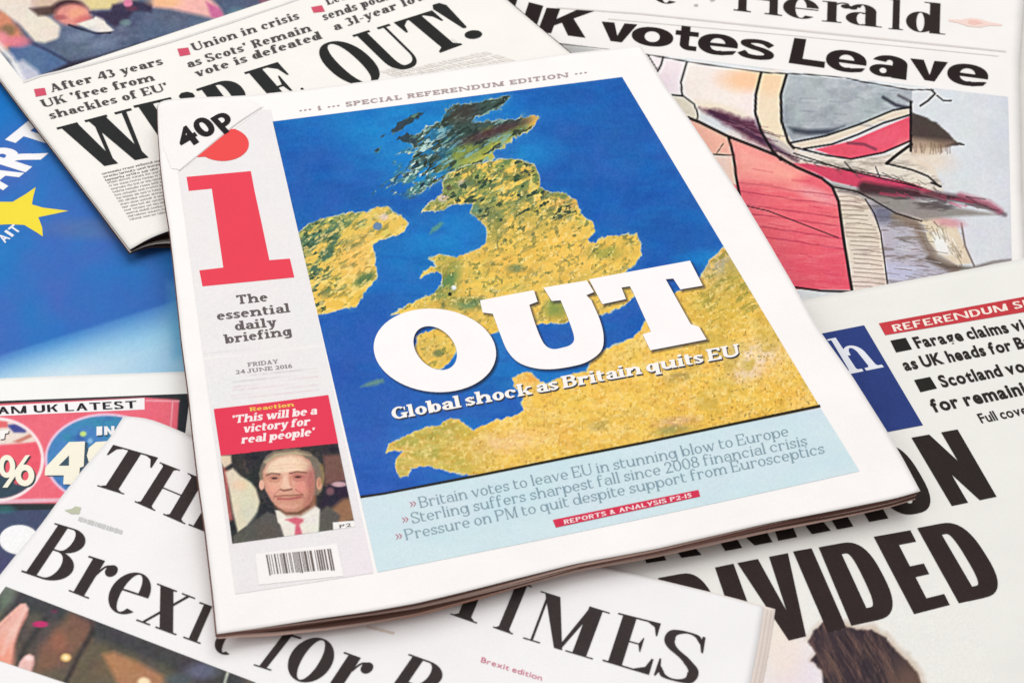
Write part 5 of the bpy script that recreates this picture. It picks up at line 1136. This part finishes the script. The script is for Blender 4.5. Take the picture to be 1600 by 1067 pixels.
    c.mix(mk*np.clip((sdl-528)/22+(rn(2, .8, 23)-.5)*2.6, 0, 1)*np.clip((X-672)/40, 0, 1)*.95, (136, 154, 74)); c.mix(mk*np.clip((sdl-543)/16+(rn(2, .8, 24)-.5)*2, 0, 1)*np.clip((X-700)/50, 0, 1)*.8, (196, 192, 88))
    c.mix(mk*np.clip((X-812)/22, 0, 1)*np.clip((208-Y)/14, 0, 1), (216, 176, 92))
    c.mix(mk*np.clip((rn(1.7, .6, 27)-.57)*9, 0, 1)*.8, (130, 176, 168)); c.mix(mk*np.clip((rn(1.8, .7, 29)-.55)*9, 0, 1)*.8, (42, 54, 50)); c.mix(mk*c.m_ell(770, 207, 50, 7, 1, -18)*.85, (78, 56, 60)); c.mix(mk*c.m_ell(722, 178, 26, 14, .9, -20)*.6, (74, 68, 66))
    w_ = np.clip((725-X)/70, 0, 1)+np.clip((Y-250)/40, 0, 1)*np.clip((720-X)/40, 0, 1)
    c.mix(mk*np.clip((rn(2.2, .7, 33)-.53)*12, 0, 1)*w_*.9, (34, 134, 200)); c.mix(mk*np.clip((rn(1.2, .5, 34)-.62)*14, 0, 1)*w_, (190, 220, 215))
    coast(hi, 7, 8, 21)
    for pts in ([(612, 206), (622, 192), (640, 182), (664, 175), (650, 188), (632, 199), (616, 210)], [(618, 218), (636, 208), (652, 214), (650, 226), (634, 222)]):
        mk = land(pts, (52, 70, 80), 3, 6, 35, False); c.mix(mk*np.clip((rn(1.4, .6, 36)-.55)*9, 0, 1)*.7, (110, 150, 130))
    for x, y, rx, ry, a in ((594, 218, 11, 5, -60), (590, 234, 6, 4, -60), (612, 212, 6, 3, -50), (606, 288, 24, 4, -35), (622, 298, 12, 5, -30), (646, 294, 18, 11, -40), (632, 276, 18, 12, -40), (632, 246, 16, 9, -30), (650, 262, 26, 16, -35), (664, 282, 16, 14, -35)):
        mk = c.m_ell(x, y, rx, ry, .9, a)*np.clip((rn(1.4, .6, 38)-.42)*8, 0, 1); c.mix(mk*.9, (74, 128, 132)); c.mix(mk*np.clip((rn(1, .5, 39)-.56)*10, 0, 1), (46, 62, 84)); c.mix(mk*np.clip((rn(1, .5, 40)-.62)*12, 0, 1), (186, 212, 200))
    # mainland
    gb = [(660, 331), (666, 322), (678, 314), (692, 303), (690, 286), (700, 272), (722, 262), (745, 256), (785, 249), (815, 251), (834, 258), (842, 275), (843, 292), (856, 301), (882, 302), (900, 315), (907, 332), (927, 350), (930, 362), (918, 375), (926, 381), (940, 372), (970, 367), (995, 367), (1003, 381), (1000, 401), (990, 415), (975, 426), (980, 440), (992, 462), (975, 478), (942, 492), (905, 498), (880, 505), (840, 506), (800, 512), (775, 520), (740, 530), (714, 545), (706, 562), (693, 575), (672, 578), (655, 562), (648, 545), (652, 526), (690, 508), (700, 500), (660, 496), (640, 490), (611, 492), (630, 480), (656, 469), (676, 460), (690, 446), (692, 430), (682, 424), (657, 433), (662, 424), (682, 415), (672, 404), (684, 399), (712, 402), (731, 397), (757, 383), (762, 366), (758, 350), (746, 343), (735, 332), (738, 318), (718, 319), (705, 322), (690, 328), (672, 330)]
    mk = land(gb, YL, 3.6, 7, 41)
    g2 = rn(2.2, 1.0, 43)
    c.mix(mk*np.clip((g2-.46)*6, 0, 1)*np.clip((345-Y)/70+.12, .1, 1)*.85, (122, 148, 84)); c.mix(mk*np.clip((rn(1.3, .7, 45)-.57)*10, 0, 1)*np.clip((420-Y)/110, .12, 1)*.7, (76, 100, 76)); c.mix(mk*np.clip((rn(1.2, .7, 46)-.6)*10, 0, 1)*np.clip((400-Y)/100, .2, 1)*.7, (226, 222, 150))
    c.mix(mk*c.m_ell(697, 303, 34, 16, 1, -20)*.8, (136, 156, 98)); c.mix(mk*c.m_ell(697, 440, 18, 46, 1, 10)*.85*np.clip(g2*1.8, 0, 1), (84, 128, 84)); c.mix(mk*c.m_ell(690, 482, 40, 12, 1, -25)*.5, (232, 176, 84)); c.mix(mk*c.m_ell(770, 346, 18, 30, 1)*.7*np.clip(rn(1.5, .8, 48)*2-.2, 0, 1), (82, 114, 86)); c.mix(mk*c.m_ell(812, 275, 18, 7, .9, -10)*.8, (78, 100, 66)); c.mix(mk*c.m_ell(820, 262, 26, 10, 1)*.5, (250, 196, 92))
    for x, y, rx, ry, cc_ in ((724, 288, 8, 6, (232, 208, 200)), (692, 310, 8, 5, (226, 200, 200)), (702, 294, 5, 4, (80, 60, 66)), (735, 285, 10, 7, (90, 112, 84)), (744, 328, 9, 8, (98, 142, 120))): c.mix(mk*c.m_ell(x, y, rx, ry, .8)*.85, cc_)
    c.mix(mk*c.m_ell(945, 395, 26, 9, 1)*.7, (140, 152, 76)); c.mix(mk*c.m_ell(805, 420, 14, 6, .9)*.85, (88, 124, 98)); c.mix(mk*c.m_ell(885, 318, 22, 10, 1)*.7, (248, 188, 98)); c.mix(mk*c.m_ell(735, 475, 26, 10, 1)*.85, (104, 142, 98)); c.mix(mk*c.m_ell(830, 345, 34, 14, 1, 40)*.35, (150, 150, 80)); c.mix(mk*c.m_ell(860, 400, 60, 40, 1.2)*.4, (250, 200, 90)); c.mix(mk*c.m_ell(876, 304, 18, 5, .9)*.7, (100, 124, 72))
    c.mix(mk*np.clip((fbm(X, Y, 7, 47)-.62)*12, 0, 1)*.6, (112, 122, 70)); c.mix(mk*np.clip((rn(3, 1.6, 52)-.55)*6, 0, 1)*.45, (206, 180, 84)); c.mix(mk*np.clip((fbm(X, Y, 5, 49)-.64)*12, 0, 1)*.6, (250, 226, 150)); c.ell(709, 450, 4, 4, (235, 235, 232), .6); c.ell(703, 460, 3, 3, (50, 60, 50), .6); c.mix(c.m_ell(870, 487, 20, 12, 1)*mk*.6, (150, 160, 78)); c.mix(c.m_ell(685, 552, 8, 6, .8)*.8, (110, 128, 80))
    c.mix(mk*np.clip((rn(1.6, .7, 54)-.5)*7, 0, 1)*np.clip((350-Y)/60+.25, .12, 1)*.65, (88, 122, 84)); c.mix(mk*np.clip((rn(1.1, .6, 56)-.62)*14, 0, 1)*np.clip((420-Y)/90, .25, 1)*.9, (52, 76, 62)); c.mix(mk*np.clip((rn(2.5, 1.2, 58)-.5)*5, 0, 1)*np.clip((Y-330)/60, 0, 1)*.35, (226, 176, 74))
    for y_ in (492,): c.mix(mk*c.m_ell(872, 480, 18, 14, 1)*.6, (120, 150, 80))
    coast(gb, 3.6, 7, 41)
    c.mix(c.m_poly([(564, 605), (575, 597), (597, 592), (600, 597), (590, 601), (572, 604)], 3, 2, 6)*.6, (140, 176, 120))
    # continent
    fr = [(1140, 380), (1126, 392), (1112, 404), (1100, 424), (1084, 446), (1060, 456), (1010, 500), (1002, 514), (990, 528), (954, 542), (935, 554), (922, 566), (916, 580), (880, 590), (852, 600), (838, 593), (830, 582), (815, 583), (802, 592), (802, 604), (817, 611), (815, 627), (820, 643), (794, 652), (757, 663), (740, 673), (729, 665), (719, 656), (702, 655), (687, 664), (661, 671), (635, 680), (607, 695), (602, 708), (616, 704), (631, 706), (618, 719), (618, 730), (625, 745), (637, 743), (642, 730), (672, 728), (700, 736), (725, 741), (770, 744), (800, 800), (1400, 800), (1400, 380)]
    mk = land(fr, (244, 202, 96), 3.2, 8, 51)
    c.mix(mk*np.clip((790-X)/110, 0, .9)*np.clip(.55+fbm(X, Y, 30, 53), 0, 1), (174, 170, 84)); c.mix(mk*np.clip((fbm(X*.6, Y*1.4, 22, 55)-.46)*4, 0, 1)*.4, (236, 184, 78)); c.mix(mk*np.clip((fbm(X*.5, Y*1.6, 14, 57)-.52)*5, 0, 1)*.4, (248, 222, 140))
    c.mix(mk*np.clip((fbm(X, Y*1.3, 14, 81)-.5)*5, 0, 1)*.35, (250, 224, 156)); c.mix(mk*np.clip((fbm(X, Y*1.3, 12, 83)-.52)*5, 0, 1)*.35, (226, 172, 78)); c.mix(mk*np.clip((fbm(X, Y*1.3, 9, 85)-.56)*7, 0, 1)*.3, (196, 166, 84))
    for x, y, rx, ry, a, col in ((800, 690, 60, 16, .6, (246, 206, 160)), (1180, 555, 38, 22, .85, (244, 222, 205)), (1165, 585, 26, 12, .7, (242, 216, 196)), (1120, 415, 36, 18, .95, (176, 176, 156)), (1150, 440, 40, 26, .6, (190, 176, 90)), (1120, 480, 60, 30, .45, (196, 176, 70)), (1058, 660, 30, 9, .8, (216, 170, 130)), (1052, 672, 28, 7, .7, (150, 150, 86)), (935, 665, 14, 7, .6, (160, 150, 96)), (1060, 590, 18, 7, .7, (150, 134, 84)), (980, 478, 12, 8, .8, (140, 150, 140)), (830, 590, 16, 8, .6, (238, 164, 74)), (900, 620, 90, 26, .3, (250, 200, 86)), (1180, 640, 80, 24, .4, (246, 190, 76))):
        c.mix(mk*c.m_ell(x, y, rx, ry, 1.1, -8)*a*np.clip(fbm(X, Y, 8, 59)*2-.1, 0, 1), col)
    c.mix(mk*np.clip((fbm(X, Y, 5, 61)-.7)*14, 0, 1)*.5, (176, 132, 60)); c.mix(mk*np.clip((fbm(X, Y, 4, 63)-.68)*12, 0, 1)*np.clip((X-1040)/80, 0, 1)*.5, (122, 110, 60)); c.mix(mk*np.clip((rn(2.4, .8, 65)-.52)*7, 0, 1)*np.clip((X-1050)/70, 0, 1)*np.clip((520-Y)/50, 0, 1)*.8, (150, 146, 70))
    c.mix(mk*np.clip((fbm(X, Y*1.2, 5, 99)-.6)*10, 0, 1)*.4, (200, 158, 70)); c.mix(mk*np.clip((fbm(X, Y*1.2, 6, 101)-.6)*10, 0, 1)*.5, (253, 226, 150)); c.mix(mk*np.clip((fbm(X, Y, 30, 103)-.52)*5, 0, 1)*np.clip((X-1030)/60, 0, 1)*.5, (196, 168, 72))
    coast(fr, 3.2, 8, 51)
    # the printed drop shadow of the cover line
    for p in OUTP:
        sh = c.m_poly([(x+3.5, y+3) for x, y in p], 3.2)
        if p is O_out: sh = sh*(1-c.m_poly([(x+3, y+2.5) for x, y in O_in], 3.2))
        c.mix(sh*.8, (34, 34, 52))
    c.sharpen(.85, 3); c.grain(6, 2.2, 71)
def arc(cx, cy, ax, ay, bx_, by_, a0, a1, k=40):
    return [(cx+ax*math.cos(t)+bx_*math.sin(t), cy+ay*math.cos(t)+by_*math.sin(t)) for t in np.linspace(math.radians(a0), math.radians(a1), k)]
O_out = arc(679.5, 548, 92, -13, 26, 64, 0, 360, 60)[:-1]; O_in = arc(680, 544.5, 31, -4, 14, 34, 0, 360, 40)[:-1]
U_p = [(750, 470), (834, 454), (840, 472), (827, 477), (836, 506), (846, 530), (852, 540), (863, 546), (876, 545), (893, 540), (898, 530), (890, 506), (876, 470), (862, 471), (849, 450), (917, 439), (928, 457), (916, 462), (924, 470), (940, 512), (943, 528), (941, 544), (932, 556), (917, 566), (890, 574), (858, 577), (836, 576), (815, 570), (800, 560), (790, 545), (783, 527), (770, 491), (754, 489)]
T_p = [(920, 437), (1078, 408), (1098, 447), (1063, 453), (1052, 436), (1040, 437), (1079, 507), (1092, 511), (1104, 531), (1016, 548), (1004, 523), (1017, 519), (989, 457), (984, 448), (971, 450), (978, 468), (941, 476)]
def spl(P, sub=5):
    P = [np.array(a, float) for a in P]; P = [2*P[0]-P[1]] + P + [2*P[-1]-P[-2]]; out = []
    for i in range(1, len(P)-2):
        for j in range(sub):
            u = j/sub
            out.append(tuple(.5*((2*P[i])+(-P[i-1]+P[i+1])*u+(2*P[i-1]-5*P[i]+4*P[i+1]-P[i+2])*u*u+(-P[i-1]+3*P[i]-3*P[i+1]+P[i+2])*u**3)))
    return out + [tuple(P[-2])]
U_p = U_p[:3] + spl([(827, 477), (836, 506), (845, 529), (853, 541), (864, 546), (878, 544), (892, 539), (897, 528), (889, 502), (876, 470)]) + [(862, 471), (849, 450), (917, 439), (928, 457), (916, 462)] + spl([(924, 470), (937, 500), (943, 526), (939, 549), (917, 566), (888, 574), (858, 577.5), (832, 575), (809, 566), (793, 549), (782, 524), (770, 491)]) + [(754, 489)]
OUTP = [O_out, U_p, T_p]
mp = I.picture("map_picture", [(426, 190.5), (972, 121), (1281, 636), (563, 777)], 1.4, p_sea, bow=3)
def strip(a, b, n_=28):
    out = []
    for (p, q), (r, s) in zip(zip(a, a[1:]), zip(b, b[1:])): out.append([p, q, s, r])
    return out
k0 = O_out + O_out[:1]
def ringpoly(outer, inner):
    k = 60; o = [outer[int(i*len(outer)/k) % len(outer)] for i in range(k+1)]; n2 = [inner[int(i*len(inner)/k) % len(inner)] for i in range(k+1)]
    return strip(o, n2)
O_in60 = arc(680, 544.5, 31, -4, 14, 34, 0, 360, 61)[:-1]
I.flat("cover_line", ringpoly(O_out + [], O_in60) + [U_p, T_p], (254, 250, 251), lift=.0003, parent=mp)
sb = Pen(T=.25, t=.13, s_=.08, xh=.70, wd=1.3, br=0)
wline(I, "subheading_shadow", "Global shock as Britain quits EU", sb, (616, 658.5), (1159, 558), (-4, -18.5), (60, 62, 78), .05, .24, .00024, parent=mp)
wline(I, "subheading", "Global shock as Britain quits EU", sb, (614, 656.5), (1157, 556), (-4, -18.5), (252, 248, 244), .05, .24, .00032, parent=mp)
def p_pale(c):
    X, Y = c.X, c.Y
    c.base((212, 232, 238)); c.mix(np.clip((fbm(X*.7, Y*1.5, 60, 3)-.4)*2.5, 0, 1)*.5, (196, 226, 236)); c.mix(np.clip((fbm(X, Y, 80, 7)-.45)*3, 0, 1)*.35, (216, 226, 242)); c.grain(2)
spn = I.picture("summary_panel", [(563, 778), (1282, 638), (1343, 736), (590, 894)], 3, p_pale, bow=3)
I.flat("panel_rule", [[(562.5, 775), (600, 769.8), (750, 740.5), (900, 710.5), (1000, 691), (1281, 632.5), (1282, 636.5), (1000, 695), (900, 714.5), (750, 744.5), (600, 773), (563.5, 778.5)]], (44, 40, 30), lift=.0003)
lt = Pen(T=.10, t=.045, s_=.05, xh=.66, wd=1.0, br=0); KB = (134, 160, 174)
for txt, bl, br_ in (("Britain votes to leave EU in stunning blow to Europe", (657, 793.5), (1233, 681)), ("Sterling suffers sharpest fall since 2008 financial crisis", (645, 818), (1262, 696)), ("Pressure on PM to quit despite support from Eurosceptics", (635, 844), (1289, 708))):
    wline(I, "summary_text", txt, lt, bl, br_, (-4.5, -16.5), KB, .09, .27, .0003, parent=spn)
    x, y = bl; I.letters("bullet", [(bx(glyph('>', lt)), quad_on((x-16, y-1), (x-6, y-3), (-1.5, -8)))], (196, 92, 118), lift=.0003, parent=spn)
rst = I.flat("red_strip", [[(863.5, 812.5), (1091, 765.5), (1094, 776), (868.5, 824.5)]], (218, 58, 88), lift=.0003)
wline(I, "red_strip_text", "REPORTS & ANALYSIS P2-15", nbs, (882, 819.5), (1081, 777), (-1.6, -6.5), (252, 226, 230), .12, .34, .0004, parent=rst)
# quote box and portrait
qb = I.flat("quote_box", [[(334, 639.5), (420, 629.5), (513, 617.5), (528.5, 693), (440, 703), (345, 712)]], (232, 66, 92), lift=.0003)
sq_ = Pen(T=.25, t=.15, s_=.05, xh=.74, wd=1.25, br=0)
wline(I, "quote_kicker", "Reaction", sq_, (391, 643.5), (460, 635.5), (-1, -6), (248, 206, 96), .08, .3, .0004, parent=qb)
for txt, bl, br_ in (("'This will be a", (362, 662.5), (495, 648)), ("victory for", (380, 677), (484, 665)), ("real people'", (377, 694), (491, 681))):
    wline(I, "quote_text", txt, sq_, bl, br_, (1.5, -12.5), (254, 238, 238), .05, .30, .0004, parent=qb)
def p_man(c):
    X, Y = c.X, c.Y
    c.base((58, 58, 60)); c.mix(np.clip((fbm(X, Y, 18, 3)-.45)*3, 0, 1)*.6, (36, 38, 46)); c.mix(np.clip((fbm(X, Y, 9, 8)-.58)*5, 0, 1)*.35, (120, 96, 92))
    c.poly([(505, 712), (538, 710), (548, 752), (530, 768), (508, 760)], (122, 88, 82), 3); c.poly([(512, 757), (545, 750), (548, 776), (520, 796), (500, 790)], (52, 44, 60), 3); c.ell(530, 757, 12, 4, (205, 170, 175), .6); c.ell(516, 768, 6, 6, (130, 90, 100), .8)
    c.poly([(512, 800), (536, 780), (550, 778), (556, 812), (500, 830)], (150, 112, 86), 4); c.poly([(340, 712), (361, 712), (362, 724), (350, 732)], (226, 206, 182), 2); c.poly([(348, 730), (358, 738), (358, 770), (364, 812), (356, 815)], (176, 96, 92), 3)
    c.poly([(352, 738), (364, 732), (376, 744), (392, 754), (400, 764), (406, 784), (402, 800), (386, 822), (372, 832), (364, 800), (358, 764)], (226, 216, 192), 2.2); c.mix(c.m_ell(376, 758, 12, 8, .9)*.8, (238, 206, 176)); c.mix(c.m_ell(388, 792, 12, 22, .9)*.5, (206, 216, 196))
    c.poly([(364, 850), (364, 838), (392, 818), (418, 800), (436, 806), (446, 842), (400, 850)], (92, 90, 86), 2); c.poly([(500, 800), (512, 790), (532, 806), (522, 836), (496, 836)], (96, 92, 86), 2)
    c.poly([(430, 798), (438, 820), (445, 842), (498, 836), (500, 796), (490, 788)], (236, 232, 220), 1.8)
    c.poly([(426, 760), (494, 768), (494, 790), (470, 806), (448, 806), (430, 790)], (148, 104, 82), 3)
    c.poly([(407, 757), (405, 742), (408, 726), (416, 713), (428, 706), (446, 702), (466, 702), (484, 707), (497, 717), (505, 732), (507, 748), (503, 768), (497, 774), (480, 775), (420, 772)], (128, 116, 102), 1.5, amp=1.5, sc=5)
    c.mix(c.m_poly([(412, 722), (430, 709), (462, 705), (486, 712), (470, 712), (436, 714), (418, 728)], 2)*.7, (212, 194, 158))
    c.poly([(411, 752), (411, 736), (418, 724), (432, 715), (452, 711), (470, 712), (484, 720), (490, 734), (492, 752), (491, 768), (487, 782), (478, 794), (464, 801), (448, 801), (434, 794), (424, 782), (416, 768)], (222, 164, 142), 1.5)
    c.mix(c.m_poly([(413, 738), (420, 725), (434, 716), (454, 712), (472, 714), (484, 724), (486, 736), (466, 737), (448, 739), (424, 741)], 3)*.95, (246, 222, 192)); c.line([(424, 729), (450, 725), (476, 727)], 1.5, (226, 188, 158), 1.5, .6); c.line([(422, 734), (450, 731), (478, 732)], 1.5, (226, 188, 158), 1.5, .5)
    c.mix(c.m_poly([(482, 730), (493, 738), (493, 768), (486, 784), (478, 792), (481, 770), (478, 752)], 5)*.5, (160, 84, 92))
    fm = c.m_poly([(411, 752), (411, 736), (418, 724), (432, 715), (452, 711), (470, 712), (484, 720), (490, 734), (492, 752), (491, 768), (487, 782), (478, 794), (464, 801), (448, 801), (434, 794), (424, 782), (416, 768)], 2)
    c.mix(fm*(1-c.m_ell(447, 748, 44, 56, .9))*.75, (166, 104, 90)); c.mix(fm*np.clip((fbm(X, Y, 14, 5)-.5)*3, 0, 1)*np.clip((Y-745)/15, 0, 1)*.25, (196, 122, 108)); c.mix(fm*c.m_ell(440, 756, 16, 12, .9)*.35, (250, 204, 180)); c.ell(499, 756, 4.5, 10, (214, 158, 132), .4); c.line([(498, 750), (499, 760)], 1.5, (160, 96, 84), 1.2, .7); c.ell(409, 758, 4, 8, (232, 180, 162), .4); c.line([(502, 728), (505, 742), (503, 754)], 5, (150, 122, 82), 2, .8)
    c.line([(417, 743), (425, 740), (437, 741.5)], 2.6, (122, 82, 72), 1.4, .9); c.line([(453, 740), (464, 737.5), (478, 739)], 2.6, (120, 78, 70), 1.4, .9)
    c.mix(c.m_ell(429, 747, 10, 4.5, .7)*.6, (178, 112, 100)); c.mix(c.m_ell(466, 745, 10.5, 4.5, .7)*.65, (168, 98, 92)); c.ell(429, 747.5, 4.5, 1.8, (72, 48, 48), .7, .9); c.ell(466, 745.5, 4.8, 1.8, (70, 46, 48), .7, .9); c.line([(422, 752), (429, 754), (437, 752)], 1.6, (190, 122, 110), 1.3, .8); c.line([(458, 750), (466, 752), (476, 750)], 1.6, (180, 110, 104), 1.3, .8)
    c.poly([(443, 742), (449, 742), (452, 758), (455, 763), (439, 764), (441, 757)], (244, 202, 180), 1.8, .85); c.line([(438, 765), (444, 767), (450, 766), (456, 764.5)], 2.2, (112, 66, 58), 1.3, .9); c.line([(453, 746), (455, 758)], 2, (196, 124, 110), 1.8, .6)
    c.mix(c.m_ell(428, 765, 9, 8, .9)*.5, (240, 170, 152)); c.mix(c.m_ell(470, 763, 9, 9, .9)*.5, (234, 150, 136)); c.line([(436, 766), (429, 773), (428, 780)], 1.8, (186, 116, 104), 1.5, .7); c.line([(462, 765), (471, 771), (475, 779)], 1.8, (176, 104, 98), 1.5, .7)
    c.line([(430, 776), (446, 774.5), (454, 774.5), (473, 773)], 2, (134, 78, 66), 1.4, .85); c.line([(434, 779.5), (450, 780), (470, 777)], 3.2, (168, 82, 84), 1.6, .9); c.line([(438, 784.5), (466, 782)], 1.5, (206, 132, 118), 1.3, .8); c.line([(438, 791), (452, 793), (466, 790)], 4, (236, 176, 158), 2.5, .7)
    c.line([(430, 792), (446, 802), (466, 802), (482, 792)], 3, (104, 68, 54), 2.2, .8)
    c.poly([(432, 800), (446, 808), (442, 822), (434, 816)], (240, 236, 222), 1.5); c.poly([(446, 812), (462, 808), (478, 812), (468, 820), (474, 840), (460, 842), (462, 820)], (214, 104, 122), 2); c.poly([(474, 812), (494, 804), (496, 816), (478, 820)], (236, 230, 224), 1.5)
    c.poly([(520, 816.5), (560, 813), (560, 830), (521, 830)], (246, 244, 240), 1)
    c.sharpen(.7, 2); c.grain(8, 2.0, 9)
por = I.picture("portrait_photograph", [(345, 711.5), (528, 693), (555, 823), (363, 849.5)], 1.0, p_man, lift=.0003)
sline(I, "page_reference", "P2", (531, 825.5), (549, 822.5), (-.8, -5), (52, 48, 48), .0, .16, .0004, parent=por)
bc = I.flat("barcode_label", [[(399, 865.5), (527, 849.5), (537, 900), (404, 914)]], (250, 246, 246), lift=.0003)
fb = homog([(415.5, 867), (517, 857.5), (523, 890), (421, 898)]); rb = random.Random(5); bars = []; x = 0
while x < .99:
    w = rb.choice([.012, .012, .024, .036]); g = rb.choice([.010, .010, .018, .028]); ex = .14 if (x < .04 or x > .94 or .47 < x < .53) else 0
    if not (.10 < x < .125 or .70 < x < .74 or .86 < x < .89): bars.append([tuple(float(a) for a in fb(np.array(p), np.array(q))) for p, q in ((x, 0), (min(x+w, 1), 0), (min(x+w, 1), 1+ex*.3), (x, 1+ex*.3))])
    x += w + g
I.flat("barcode_bars", bars, (112, 102, 98), lift=.0004, parent=bc)
